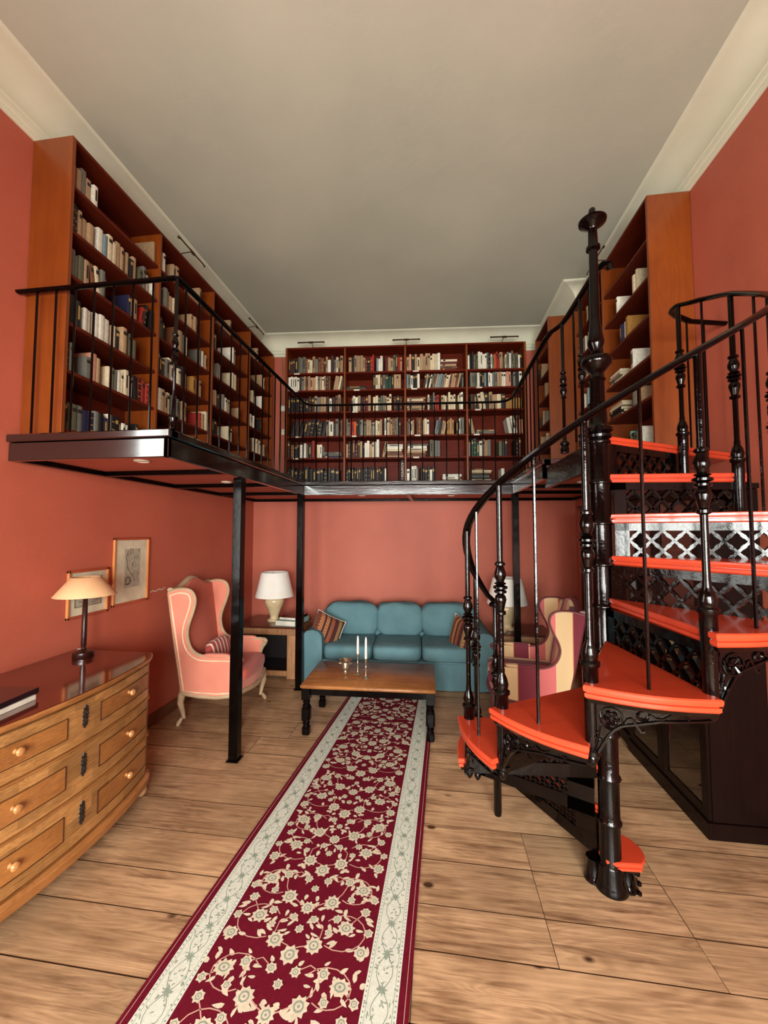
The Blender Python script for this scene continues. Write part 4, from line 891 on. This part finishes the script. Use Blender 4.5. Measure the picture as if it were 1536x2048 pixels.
mb = MB(); r_ = random.Random(2)
for q in range(70):
    y, z = r_.uniform(2.91, 3.04), r_.uniform(1.28, 1.55); a_ = r_.uniform(.6, 1.4); mb.tube([(x, y, z), (x, y+.014*cos(a_), z+.014*sin(a_)), (x, y+.025*cos(a_+.5), z+.025*sin(a_+.5))], .0008, 3)
mb.tube([(x, 2.93, 1.55), (x, 2.905, 1.5), (x, 2.92, 1.44), (x, 2.93, 1.40), (x, 2.96, 1.36), (x, 2.99, 1.33), (x, 3.0, 1.30)], .0022, 4)
mb.tube([(x, 2.93+.024*cos(q*.55), 1.305+.032*sin(q*.55)) for q in range(12)], .0035, 4, closed=True); mb.tube([(x, 2.90, 1.275), (x, 2.955, 1.285)], .003, 4)
mb.build('engraving', M_INKG, t)
t, x = print_frame(2.395, 2.735, 1.10, 1.435, 'nearly square framed print partly hidden behind the peach lamp', (2.455, 2.68, 1.17, 1.38))
mb = MB(); mb.tube([(x, 2.46, 1.175), (x, 2.675, 1.175), (x, 2.675, 1.375), (x, 2.46, 1.375)], .0028, 4, closed=True)
for q in range(60):
    y, z = r_.uniform(2.48, 2.66), r_.uniform(1.19, 1.36); mb.tube([(x, y, z), (x, y+.012, z+r_.uniform(-.006, .006))], .0014, 3)
mb.build('engraving', M_INKG, t)
# patch of flaked paint beside the chair
mb = MB(); 
for q in range(9): y = 3.21+.022*q; z = 1.172+.006*sin(q*1.7)+.001*q; mb.lathe([(.009, 0), (.006, .0015)], seg=6) if False else mb.add([(XL+.0012, y-.01, z-.002), (XL+.0012, y+.011, z-.003), (XL+.0012, y+.012, z+.004), (XL+.0012, y-.008, z+.005)], [(0, 1, 2, 3)])
mb.build('trim_6', M_CORN, kind='structure')

# ================================================================ WING CHAIRS
def cab_leg(par, x, y, z1, sx, sy, m, h=None):
    P_ = [(x, y, z1+.03), (x+sx*.012, y+sy*.012, z1-.01), (x+sx*.02, y+sy*.018, z1*.72), (x+sx*.004, y+sy*.004, z1*.42), (x-sx*.004, y-sy*.002, z1*.2), (x+sx*.008, y+sy*.008, .06), (x+sx*.028, y+sy*.024, .022), (x+sx*.036, y+sy*.03, .001)]
    mb = MB(); mb.tube(P_, [.03, .032, .026, .019, .015, .015, .02, .014], 10); mb.build('leg', m, par, smooth=True)
def smooth_curve(P_, n=5, closed=False):
    P_ = [Vector(p) for p in P_]; out = []; N_ = len(P_)
    for i in range(N_ if closed else N_-1):
        p0 = P_[(i-1) % N_] if closed or i > 0 else P_[i]; p1 = P_[i]; p2 = P_[(i+1) % N_]; p3 = P_[(i+2) % N_] if closed or i < N_-2 else P_[(i+1) % N_]
        for k in range(n):
            t_ = k/n; out.append(.5*((2*p1)+(p2-p0)*t_+(2*p0-5*p1+4*p2-p3)*t_*t_+(3*p1-p0-3*p2+p3)*t_**3))
    if not closed: out.append(P_[-1])
    return out
def wing_chair(label, m_fab, m_frame, m_pipe, m_in, m_cush, frame_r=.017, pipe=True, W_=.62):
    """front faces +x, origin at floor centre"""
    t = thing('wing_chair', (0, 0, 0), label, 'armchair')
    hw = W_/2
    wing = [(-.40, 1.16), (-.30, 1.19), (-.20, 1.175), (-.165, 1.10), (-.185, 1.0), (-.225, .88), (-.235, .78), (-.20, .67), (-.12, .61), (0, .60), (.20, .60), (.225, .59)]
    front = [(.205, .52), (.20, .42), (.22, .32), (.225, .285)]
    bottom = [(.05, .262), (-.12, .268), (-.27, .29)]
    outl = [(p.x, p.y) for p in smooth_curve([(a, b, 0) for a, b in wing], 4)]+front+bottom
    for sg in (-1, 1):
        mb = MB(); n_ = len(outl); y0, y1 = sg*(hw-.035), sg*hw
        flare = lambda x, z: sg*.03*max(0, (z-.3))/.8
        vs = [(x, y0+flare(x, z), z) for x, z in outl]+[(x, y1+flare(x, z), z) for x, z in outl]
        mb.add(vs, [list(range(n_)), list(range(2*n_-1, n_-1, -1))]+[(i, (i+1) % n_, n_+(i+1) % n_, n_+i) for i in range(n_)]); mb.build('side_panel', m_fab, t)
        path = [(x, sg*(hw-.017)+flare(x, z), z) for x, z in outl[:len(outl)-len(bottom)]]
        mb = MB(); mb.tube(path, frame_r, 8, 1.25, 1, upv=(0, 1, 0)); mb.tube([(x, sg*(hw-.017)+flare(x, z), z-.005) for x, z in [(.225, .285)]+bottom], frame_r*1.2, 8, 1.2, 1.1, upv=(0, 1, 0))
        mb.tube([(-.27, sg*(hw-.012), .29), (-.335, sg*(hw+.004), .7), (-.40, sg*(hw+.016), 1.16)], frame_r*.8, 6, upv=(0, 1, 0)); mb.build('side_rail', m_frame, t, smooth=True)
        # padded arm top
        mb = MB(); mb.cushion((.04, sg*(hw-.017)+sg*.012, .618), (.12, .026, .018), .6, 16, 8); mb.build('arm_pad', m_fab, t, smooth=True)
        # arm front scroll
        mb = MB(); mb.tube(smooth_curve([(.225, sg*(hw-.01), .60), (.25, sg*(hw-.01), .595), (.262, sg*(hw-.01), .575), (.245, sg*(hw-.01), .55), (.215, sg*(hw-.01), .50), (.20, sg*(hw-.012), .42), (.222, sg*(hw-.012), .33)], 3), [.02]*6+[.017]*13, 8); mb.build('arm_support', m_frame, t, smooth=True)
        if pipe:
            ins = []
            cx_, cz_ = -.1, .6
            N_ = len(outl)
            for i in range(N_):
                a = Vector(outl[i-1]); b = Vector(outl[i]); c = Vector(outl[(i+1) % N_]); d1 = (b-a); d2 = (c-b); d = (d1.normalized()+d2.normalized()); nn = Vector((d.y, -d.x)); nn = nn.normalized() if nn.length > 1e-6 else Vector((0, 0)); ins.append((b.x+nn.x*.026, b.y+nn.y*.026))
            mb = MB(); mb.tube([(x, sg*(hw+.002)+flare(x, z), z) for x, z in ins], .0065, 6, closed=True, upv=(0, 1, 0)); mb.build('piping', m_pipe, t, smooth=True)
    # back: leaning upholstered panel with serpentine top
    n_ = 14; vs = []; 
    def top(y): q = y/hw; return 1.17+.075*cos(q*pi/2)**2 + .012*cos(q*pi*2)
    grid = []
    for i in range(n_+1):
        y = -hw+.02+(2*hw-.04)*i/n_
        zt_ = top(y)
        for k in range(7): z = .32+(zt_-.32)*k/6; xx = -.25-.13*(z-.32)/.85; grid.append((xx+.055+.018*sin(pi*k/6)*cos(y/hw*pi/2)*1.2, y*(1+.08*(z-.32)/.85), z))
    m_ = len(grid); vs = grid+[(x-.075, y, z) for x, y, z in grid]; fs = []
    for i in range(n_):
        for k in range(6): a = i*7+k; fs.append((a, a+7, a+8, a+1)); fs.append((m_+a, m_+a+1, m_+a+8, m_+a+7))
    for i in range(n_): fs += [(i*7+6, (i+1)*7+6, m_+(i+1)*7+6, m_+i*7+6), (i*7, m_+i*7, m_+(i+1)*7, (i+1)*7)]
    for k in range(6): fs += [(k, k+1, m_+k+1, m_+k), (n_*7+k, m_+n_*7+k, m_+n_*7+k+1, n_*7+k+1)]
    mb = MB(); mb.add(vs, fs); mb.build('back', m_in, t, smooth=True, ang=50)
    mb = MB(); mb.tube([(-.385, -hw-.02+(2*hw+.04)*i/16, top((-hw+(2*hw)*i/16)*.97)+.008) for i in range(17)], frame_r*1.15, 8, 1.5, 1); mb.build('crest_rail', m_frame, t, smooth=True)
    # seat box, bowed front rail, cushion
    bp_ = [(-.30, -hw+.02), (.20, -hw+.01)]+[(.24+.045*cos(q*pi/2), q*(hw-.01)) for q in [-1+.25*i for i in range(9)]]+[(.20, hw-.01), (-.30, hw-.02)]
    mb = MB(); mb.layers(bp_, [(.285, .012), (.30, 0), (.375, 0), (.385, .015)]); mb.build('seat_base', m_fab, t, smooth=True)
    mb = MB(); mb.tube([(a+.006, b, .285-.012*cos(b/hw*pi)) for a, b in bp_[1:-1]], frame_r*1.25, 8); mb.build('front_rail', m_frame, t, smooth=True)
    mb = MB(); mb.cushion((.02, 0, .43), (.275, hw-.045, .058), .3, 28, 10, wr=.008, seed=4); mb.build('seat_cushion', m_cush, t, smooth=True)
    for sx, sy, x, y in ((1, 1, .225, hw-.03), (1, -1, .225, -hw+.03), (-1, 1, -.27, hw-.04), (-1, -1, -.27, -hw+.04)): cab_leg(t, x, y, .27, sx, sy, m_frame)
    return t
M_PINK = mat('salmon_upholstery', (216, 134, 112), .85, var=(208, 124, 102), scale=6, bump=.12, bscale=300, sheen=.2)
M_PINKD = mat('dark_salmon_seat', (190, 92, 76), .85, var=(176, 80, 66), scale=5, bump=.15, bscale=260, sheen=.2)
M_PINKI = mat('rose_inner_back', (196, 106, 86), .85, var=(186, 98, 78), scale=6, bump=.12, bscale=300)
M_BEIGE = mat('limed_frame_wood', (184, 158, 126), .6, var=(160, 134, 104), scale=14, amt=.5); M_PIPE = mat('cream_piping', (240, 214, 176), .7)
def stripes(name, cols, axis, scale, off=0, rough=.85):
    m = bpy.data.materials.new(name); m.use_nodes = True; N = m.node_tree.nodes; L = m.node_tree.links; b = N['Principled BSDF']; b.inputs['Roughness'].default_value = rough; b.inputs['Sheen Weight'].default_value = .15
    tc = N.new('ShaderNodeTexCoord'); sp = N.new('ShaderNodeSeparateXYZ'); L.new(tc.outputs['Object'], sp.inputs[0])
    a = N.new('ShaderNodeMath'); a.operation = 'MULTIPLY_ADD'; a.inputs[1].default_value = scale; a.inputs[2].default_value = off+20; L.new(sp.outputs[axis], a.inputs[0])
    f = N.new('ShaderNodeMath'); f.operation = 'FRACT'; L.new(a.outputs[0], f.inputs[0]); cr = N.new('ShaderNodeValToRGB'); cr.color_ramp.interpolation = 'CONSTANT'
    e = cr.color_ramp.elements; e[0].position = 0; e[0].color = lin(cols[0][1]); e[1].position = cols[1][0]; e[1].color = lin(cols[1][1])
    for p_, c in cols[2:]: q = e.new(p_); q.color = lin(c)
    L.new(f.outputs[0], cr.inputs[0]); L.new(cr.outputs[0], b.inputs['Base Color']); MATS[name] = m; return m
CP, CC, CM = (214, 112, 110), (222, 190, 142), (118, 38, 52)
M_STR = stripes('wide_stripe_upholstery', [(0, CP), (.34, (236, 190, 150)), (.36, CC), (.64, (190, 120, 80)), (.655, CM), (.98, (236, 190, 150))], 0, -2.6, -.17)
M_STRY = stripes('wide_stripe_upholstery_back', [(0, CP), (.34, CC), (.66, CM)], 1, 3.2, .2)
M_DARKF = mat('mauve_brown_frame', (122, 62, 62), .4, var=(96, 44, 44), scale=10, amt=.5)
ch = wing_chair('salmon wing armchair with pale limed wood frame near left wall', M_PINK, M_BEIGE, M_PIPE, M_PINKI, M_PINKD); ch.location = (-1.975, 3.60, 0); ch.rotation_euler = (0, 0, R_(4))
ch2 = wing_chair('pink, cream and maroon striped wing armchair behind the spiral stair', M_STR, M_DARKF, M_DARKF, M_STRY, M_STRY, .015, False); ch2.location = (.84, 3.97, 0); ch2.rotation_euler = (0, 0, R_(172)); ch2.scale = (1.16, 1.16, .86)
# striped pillow on the salmon chair
M_PIL = stripes('red_white_pillow_stripe', [(0, (158, 58, 54)), (.42, (236, 206, 180)), (.74, (158, 58, 54))], 1, 16, 0)
pl = thing('striped_pillow', (-2.10, 3.62, .50), 'small red and cream striped pillow on the salmon armchair', 'cushion')
mb = MB(); mb.cushion((0, 0, 0), (.045, .19, .10), .55, 24, 12); me = mb.mesh('cover', M_PIL, True); o = bpy.data.objects.new('cover', me); COL.objects.link(o); o.parent = pl; pl.location = (-2.075, 3.60, .585); pl.rotation_euler = (0, R_(-14), R_(4))

# ================================================================ SOFA
M_TEAL = mat('teal_sofa_cloth', (98, 132, 138), .95, var=(82, 114, 122), scale=4, bump=.55, bscale=14, spec=.1)
M_TEALD = M_TEAL
sf = thing('sofa', (0, 0, 0), 'teal blue three-seat sofa with loose skirt below red back wall', 'sofa')
SW = 1.02 # half width
mb = MB(); mb.layers([(-SW+.02, -.40), (SW-.02, -.40), (SW-.02, .44), (-SW+.02, .44)], [(.012, -.008), (.10, .0), (.2, .004), (.30, .012)])
mb.build('base', M_TEAL, sf)
# pleated skirt strips
mb = MB(); n_ = 60; P_ = []
for i in range(n_+1): x = -SW+.01+(2*SW-.02)*i/n_; P_.append((x, -.412-.006*sin(i*1.9)-.004*sin(i*.7)))
vs = [(x, y, .01) for x, y in P_]+[(x, y*.985, .28) for x, y in P_]+[(x, y+.008, .01) for x, y in P_]+[(x, y*.985+.006, .28) for x, y in P_]; q = n_+1
mb.add(vs, [(i, i+1, q+i+1, q+i) for i in range(n_)]+[(2*q+i+1, 2*q+i, 3*q+i, 3*q+i+1) for i in range(n_)]+[(i+1, i, 2*q+i, 2*q+i+1) for i in range(n_)]); mb.build('skirt', M_TEAL, sf, smooth=True)
for sg in (-1, 1):
    mb = MB(); out = [(sg*(SW-.20), .01), (sg*(SW-.20), .50), (sg*(SW-.195), .56), (sg*(SW-.16), .605), (sg*(SW-.09), .625), (sg*(SW-.02), .61), (sg*(SW+.02), .565), (sg*(SW+.025), .5), (sg*(SW+.005), .42), (sg*(SW+.0), .01)]
    n_ = len(out); ys_ = [(-.41, .018), (-.425, 0), (-.2, 0), (.1, 0), (.44, 0)]
    vs = []
    cxm = sg*(SW-.09)
    for y, ins in ys_:
        for x, z in out: vs.append((x+(cxm-x)*ins*3, y, z-(ins*1.2 if z > .3 else 0)))
    fs = [list(range(n_)), [4*n_+i for i in range(n_-1, -1, -1)]]
    for k in range(4):
        for i in range(n_): j = (i+1) % n_; fs.append((k*n_+i, k*n_+j, (k+1)*n_+j, (k+1)*n_+i))
    mb.add(vs, fs); mb.build('arm', M_TEAL, sf, smooth=True, ang=60)
mb = MB(); mb.layers([(-SW+.05, .20), (SW-.05, .20), (SW-.05, .45), (-SW+.05, .45)], [(.3, 0), (.6, 0), (.70, .02), (.74, .06)]); mb.build('back_frame', M_TEAL, sf, smooth=True, ang=50)
w3 = (2*(SW-.2))/3
for i in range(3):
    cx = -(SW-.2)+w3*(i+.5)
    mb = MB(); mb.cushion((cx, -.09, .375), (w3/2+.002, .335, .088), .3, 32, 12, wr=.006, seed=i); mb.build('seat_cushion', M_TEAL, sf, smooth=True)
    mb = MB(); ww = w3/2+(.05 if i != 1 else .005); cc = cx+(-.045 if i == 0 else .045 if i == 2 else 0); mb.cushion((cc, .20, .63), (ww+.01, .13, .205), .45, 40, 18, wr=.03, seed=i+10)
    mb.build('back_cushion', M_TEAL, sf, smooth=True)
sf.location = (-.44, 4.72, 0); sf.rotation_euler = (0, 0, R_(2.5))
# patterned cushions
def deco(name, pale_side, seed):
    m = bpy.data.materials.new('kilim_pattern_%d' % seed); m.use_nodes = True; N = m.node_tree.nodes; L = m.node_tree.links; b = N['Principled BSDF']; b.inputs['Roughness'].default_value = .9
    tc = N.new('ShaderNodeTexCoord'); sp = N.new('ShaderNodeSeparateXYZ'); L.new(tc.outputs['Object'], sp.inputs[0])
    a = N.new('ShaderNodeMath'); a.operation = 'MULTIPLY_ADD'; a.inputs[1].default_value = 2.6; a.inputs[2].default_value = .5; L.new(sp.outputs[0], a.inputs[0])
    cr = N.new('ShaderNodeValToRGB'); cr.color_ramp.interpolation = 'CONSTANT'; e = cr.color_ramp.elements; e[0].color = lin((104, 48, 30)); e[1].position = .12; e[1].color = lin((160, 104, 66))
    for p_, c in ((.24, (60, 22, 18)), (.30, (164, 106, 66)), (.42, (50, 22, 18)), (.48, (140, 78, 50)), (.6, (72, 26, 24)), (.74, (150, 116, 74)), (.86, (80, 34, 28))): q = e.new(p_); q.color = lin(c)
    L.new(a.outputs[0], cr.inputs[0])
    ck = N.new('ShaderNodeTexChecker'); ck.inputs['Scale'].default_value = 55; ck.inputs[1].default_value = (1, 1, 1, 1); ck.inputs[2].default_value = (.45, .35, .3, 1); L.new(tc.outputs['Object'], ck.inputs[0])
    mx = N.new('ShaderNodeMix'); mx.data_type = 'RGBA'; mx.blend_type = 'MULTIPLY'; mx.inputs[0].default_value = .7; L.new(cr.outputs[0], mx.inputs[6]); L.new(ck.outputs[0], mx.inputs[7]); L.new(mx.outputs[2], b.inputs['Base Color'])
    return m
M_CW = mat('white_cotton', (236, 226, 208), .9, bump=.1, bscale=200)
def pillow_two(label, loc, rot, sz, m):
    t = thing('patterned_cushion', (0, 0, 0), label, 'cushion')
    def half(s0, mm, nm):
        mb = MB(); nu = 14; vs = []; fs = []
        for i in range(nu+1):
            for j in range(nu+1):
                u = -1+2*i/nu; v = -1+2*j/nu; pinch = 1-.07*(1-abs(u*u-v*v))*0-.06*(u*u+v*v-2*u*u*v*v)*.0
                e_ = 1-.10*((1-u*u)*(abs(v) > .99)+(1-v*v)*(abs(u) > .99))
                x = u*sz[0]*(1-.07*(1-v*v)*abs(u)); z = v*sz[1]*(1-.07*(1-u*u)*abs(v)); th = sz[2]*((1-u**4)*(1-v**4))**.6*(1 if s0 < 0 else 1.9); ee = 1 if s0 < 0 else 1.05; x *= ee; z *= ee
                vs.append((x, s0*th, z))
        for i in range(nu):
            for j in range(nu): a = i*(nu+1)+j; fs.append((a, a+1, a+nu+2, a+nu+1))
        mb.add(vs, fs); return mb.build(nm, mm, t, smooth=True, ang=80)
    half(-1, m, 'front_cover'); half(1, M_CW, 'back_cover'); t.location = loc; t.rotation_euler = rot; return t
pillow_two('brown kilim cushion with white back leaning on sofa left arm', (-1.23, 4.45, .585), (R_(-14), R_(28), R_(38)), (.19, .16, .055), deco('a', 0, 1))
pillow_two('orange kilim cushion with white back at sofa right end', (.27, 4.50, .565), (R_(-12), R_(8), R_(-60)), (.17, .18, .05), deco('b', 0, 2))

# ================================================================ SIDE TABLES, LAMPS
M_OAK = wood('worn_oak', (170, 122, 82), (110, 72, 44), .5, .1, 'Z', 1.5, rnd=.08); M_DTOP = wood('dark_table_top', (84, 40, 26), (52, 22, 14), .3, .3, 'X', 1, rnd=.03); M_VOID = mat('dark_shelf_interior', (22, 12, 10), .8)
def side_table(x0, x1, y0, y1, h, lab):
    t = thing('side_table', ((x0+x1)/2, (y0+y1)/2, 0), lab, 'table')
    def b(nm, a, c, m): mb = MB(); mb.box(a, c, .003); mb.build(nm, m, t)
    b('top', (x0-.015, y0-.015, h-.025), (x1+.015, y1, h), M_DTOP); b('apron', (x0, y0, h-.10), (x1, y0+.025, h-.026), M_OAK)
    b('stile', (x1-.10, y0, .0), (x1, y0+.025, h-.101), M_OAK); b('stile', (x0, y0, 0), (x0+.10, y0+.025, h-.101), M_OAK); b('bottom_rail', (x0+.101, y0, .03), (x1-.101, y0+.025, .09), M_OAK)
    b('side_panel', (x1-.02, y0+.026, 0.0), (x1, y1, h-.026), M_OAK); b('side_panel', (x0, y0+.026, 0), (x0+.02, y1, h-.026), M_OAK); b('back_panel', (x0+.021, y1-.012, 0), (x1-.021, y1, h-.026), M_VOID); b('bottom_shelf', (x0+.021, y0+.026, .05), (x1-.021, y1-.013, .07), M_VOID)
    return t
side_table(-2.36, -1.62, 4.46, 5.0, .60, 'oak side table with dark top in the left corner under lamp')
side_table(.72, 1.30, 4.62, 5.12, .56, 'oak side table with dark top in the right corner behind armchair')
M_CER = mat('cream_ceramic', (226, 204, 160), .25, coat=.5); M_SH = mat('white_fabric_shade', (240, 238, 230), .8, amt=.2, var=(234, 232, 222))
def ceramic_lamp(x, y, z, lab, s_=1):
    t = thing('table_lamp', (x, y, z), lab, 'lamp', 'white shaded ceramic lamps')
    mb = MB(); mb.lathe([(r*s_, q*s_) for r, q in [(.085, 0), (.088, .008), (.075, .02), (.055, .03), (.05, .045), (.056, .07), (.085, .15), (.112, .21), (.118, .25), (.108, .28), (.07, .30), (.03, .305), (.012, .31), (.012, .40)]], (x, y), 24, z0=z+.001); mb.build('base', M_CER, t, smooth=True, ang=50)
    shade(t, (x, y), .235*s_, .165*s_, z+.30*s_, z+.60*s_, M_SH)
    mb = MB(); 
    for q in range(3): mb.tube([(x+.164*s_*cos(q*2.1), y+.164*s_*sin(q*2.1), z+.59*s_), (x, y, z+.395*s_)], .002, 4)
    mb.build('shade_ring', M_BRASS, t)
ceramic_lamp(-2.0, 4.75, .60, 'cream ceramic lamp with white shade on the left corner table')
ceramic_lamp(.84, 4.84, .56, 'cream ceramic lamp with white shade on right corner table, behind stair post')
M_AQ = mat('pale_aqua_cover', (150, 190, 186), .6)
t = flatbook('book', (-1.73, 4.66, .601), (.26, .36, .058), R_(-8), M_AQ, 'thick pale aqua book on the left corner table')
flatbook('book', (-1.72, 4.67, .660), (.22, .29, .032), R_(-10), M_DK, 'black covered book with white pages on top of aqua book')
t = thing('small_bowl', (.62, 4.72, .56), 'small pale dish at the edge of right corner table', 'dish'); t.location = (.78, 4.68, .56)
mb = MB(); mb.lathe([(.03, .001), (.05, .02), (.06, .03), (.055, .03), (.045, .022), (.02, .008)], (.76, 4.68), 18, z0=.56); mb.build('bowl', M_CER, t, smooth=True)

# ================================================================ COFFEE TABLE
M_TT = wood('polished_pine_top', (160, 104, 58), (96, 54, 26), .3, .1, 'X', 1.2, rnd=.03, spec=.3)
ct = thing('coffee_table', (0, 0, 0), 'low coffee table with polished wood top and black turned legs on rug', 'table')
HX, HY, HT = .565, .31, .425
mb = MB(); mb.layers([(-HX, -HY), (-HX+.02, -HY-.01), (HX-.02, -HY-.01), (HX, -HY), (HX, HY), (HX-.02, HY+.01), (-HX+.02, HY+.01), (-HX, HY)], [(HT-.032, .012), (HT-.026, .003), (HT-.016, 0), (HT-.006, .003), (HT, .012)]); mb.build('top', M_TT, ct, smooth=True, ang=40)
for i in range(1, 4):
    y = -HY+2*HY*i/4; mb = MB(); mb.box((-HX+.014, y-.001, HT-.001), (HX-.014, y+.001, HT+.0004)); mb.build('board_joint', mat('joint_dark', (60, 30, 14), .6), ct)
ap = .045
for a, b in (((-HX+ap, -HY+ap-.012), (HX-ap, -HY+ap+.012)), ((-HX+ap, HY-ap-.012), (HX-ap, HY-ap+.012)), ((-HX+ap-.012, -HY+ap+.013), (-HX+ap+.012, HY-ap-.013)), ((HX-ap-.012, -HY+ap+.013), (HX-ap+.012, HY-ap-.013))):
    mb = MB(); mb.box((a[0], a[1], HT-.095), (b[0], b[1], HT-.033), .002); mb.build('apron', M_BLK, ct)
for sx in (-1, 1):
    for sy in (-1, 1):
        x, y = sx*(HX-ap), sy*(HY-ap); mb = MB(); mb.box((x-.036, y-.036, HT-.13), (x+.036, y+.036, HT-.034), .003)
        mb.lathe([(.03, 0), (.022, -.006), (.032, -.02), (.03, -.03), (.022, -.036), (.034, -.05), (.034, -.06), (.026, -.066)], (x, y), 14, z0=HT-.13)
        mb.box((x-.036, y-.036, .115), (x+.036, y+.036, HT-.19), .012); mb.lathe([(.028, .0), (.022, -.006), (.031, -.018), (.03, -.028), (.022, -.034), (.029, -.045), (.024, -.052)], (x, y), 14, z0=.118); mb.box((x-.032, y-.032, .001), (x+.032, y+.032, .072), .01)
        mb.build('leg', M_BLK, ct, smooth=True, ang=35)
ct.location = (-.575, 3.565, .0); ct.rotation_euler = (0, 0, R_(1.5))
for o in [o for o in bpy.data.objects if o.parent == ct]: pass
M_SIL = mat('worn_silver', (200, 186, 160), .22, metal=.9); M_CAN = mat('white_candle_wax', (240, 232, 220), .5)
def candle(x, y, hs, hc, lab):
    t = thing('candlestick', (x, y, HT+.0005), lab, 'candlestick', 'silver candlesticks on the coffee table')
    p = [(.034, 0), (.036, .003), (.03, .008), (.012, .014), (.007, .025), (.009, .04), (.006, .06), (.006, hs*.5), (.010, hs*.55), (.006, hs*.6), (.006, hs*.8), (.012, hs*.88), (.009, hs*.93), (.014, hs)]
    mb = MB(); mb.lathe(p, (x, y), 18, z0=HT+.0008); mb.build('stick', M_SIL, t, smooth=True, ang=50)
    mb = MB(); mb.lathe([(.0085, 0), (.0115, .01), (.0095, hc-.03), (.006, hc-.008), (.001, hc)], (x, y), 14, z0=HT+.001+hs); mb.build('candle', M_CAN, t, smooth=True)
candle(-.70, 3.55, .175, .165, 'shorter silver candlestick with white candle, left of the pair')
candle(-.61, 3.46, .165, .19, 'silver candlestick with tall white candle, right of the pair')
t = thing('silver_urn', (-.815, 3.56, HT), 'small silver urn with flared rim and side knobs on coffee table', 'urn')
mb = MB(); mb.lathe([(.028, 0), (.03, .003), (.02, .01), (.018, .02), (.034, .035), (.04, .06), (.036, .085), (.034, .095), (.056, .115), (.058, .118), (.054, .12), (.032, .1), (.03, .04), (.005, .035)], (-.815, 3.56), 22, z0=HT+.0008); mb.build('body', M_SIL, t, smooth=True, ang=50)
for sg in (-1, 1): mb = MB(); mb.tube([(-.815+sg*.036, 3.56, HT+.082), (-.815+sg*.052, 3.56, HT+.088), (-.815+sg*.058, 3.56, HT+.085)], [.004, .006, .009], 8); mb.build('handle', M_SIL, t, smooth=True)

# ================================================================ GLAZED CABINETS (right wall, below the gallery)
M_CABN = wood('near_black_cabinet_wood', (20, 8, 6), (12, 5, 4), .3, 0, 'Z', 1, rnd=.05, spec=.12)
g_ = bpy.data.materials.new('cabinet_glass'); g_.use_nodes = True; gb = g_.node_tree.nodes['Principled BSDF']; gb.inputs['Base Color'].default_value = (.9, .9, .88, 1); gb.inputs['Roughness'].default_value = .03; gb.inputs['Transmission Weight'].default_value = 1; gb.inputs['IOR'].default_value = 1.45
def cabinet(y0, y1, h, x0, lab, knob_pos):
    t = thing('glazed_cabinet', (XR-.15, (y0+y1)/2, 0), lab, 'cabinet'); x1 = XR-.024
    def b(nm, a, c, m=M_CABN, par=t): mb = MB(); mb.box(a, c, .003); return mb.build(nm, m, par)
    b('plinth', (x0-.012, y0-.01, .001), (x1, y1+.01, .09)); b('side_panel', (x0+.02, y0, .091), (x1, y0+.022, h-.031)); b('side_panel', (x0+.02, y1-.022, .091), (x1, y1, h-.031)); b('back_panel', (x1-.01, y0+.022, .091), (x1, y1-.022, h-.031)); b('cornice', (x0-.015, y0-.015, h-.03), (x1, y1+.012, h))
    b('bottom_board', (x0+.02, y0+.023, .091), (x1-.011, y1-.023, .11))
    for z in (.45, .82, 1.2, 1.58): 
        if z < h-.15: b('shelf', (x0+.03, y0+.023, z), (x1-.011, y1-.023, z+.018))
    n = 2; w_ = (y1-y0)/n
    for i in range(n):
        a, c = y0+w_*i+.002, y0+w_*(i+1)-.002
        for zz0, zz1 in ((.095, .81), (.815, h-.035)):
            mb = MB(); st_ = .055
            mb.box((x0, a, zz0), (x0+.018, a+st_, zz1), .002); mb.box((x0, c-st_, zz0), (x0+.018, c, zz1), .002); mb.box((x0, a+st_, zz0), (x0+.018, c-st_, zz0+st_)); mb.box((x0, a+st_, zz1-st_), (x0+.018, c-st_, zz1)); d = mb.build('door', M_CABN, t)
            mb = MB(); mb.box((x0+.007, a+st_-.004, zz0+st_-.004), (x0+.010, c-st_+.004, zz1-st_+.004)); mb.build('glass_pane', g_, d)
            mb = MB(); yk = (c-.025) if i == 0 else (a+.025); mb.T = Matrix.Translation((x0, yk, zz0+(zz1-zz0)*.6)) @ Matrix.Rotation(R_(-90), 4, 'Y'); mb.lathe([(.008, 0), (.006, .008), (.014, .016), (.012, .024), (.004, .027)], seg=12); mb.build('knob', M_SIL, d, smooth=True)
    return t
cabinet(2.48, 3.38, 1.98, 1.50, 'near-black glazed cabinet under the right gallery nearest the camera', 0)
cabinet(3.42, 4.42, 1.98, 1.53, 'near-black glazed cabinet behind the striped armchair', 0)
def cabbook(y, z, th, h, k, lab, d=.17):
    o = bpy.data.objects.new('book', book_mesh(k, 3)); COL.objects.link(o); o.matrix_world = Matrix.Translation((1.60, y, z)) @ Matrix.Rotation(R_(-90), 4, 'Z') @ Matrix.Diagonal((th, d, h, 1)); tag(o, lab, 'book', 'books in the dark cabinets')
cabbook(2.90, .469, .045, .24, 'w', 'white spined book seen through the glass of the nearest dark cabinet', .16)
cabbook(2.84, .469, .03, .23, 'd', 'dark brown book left of the white book in nearest dark cabinet', .16)
cabbook(3.05, .469, .03, .2, 'G', 'dark green book standing alone in nearest dark cabinet', .16)
cabbook(4.20, 1.219, .05, .28, 'y', 'ochre book in the far dark cabinet beside striped armchair', .16)
cabbook(4.12, 1.219, .04, .27, 'm', 'brown book beside the ochre book in far dark cabinet', .16)
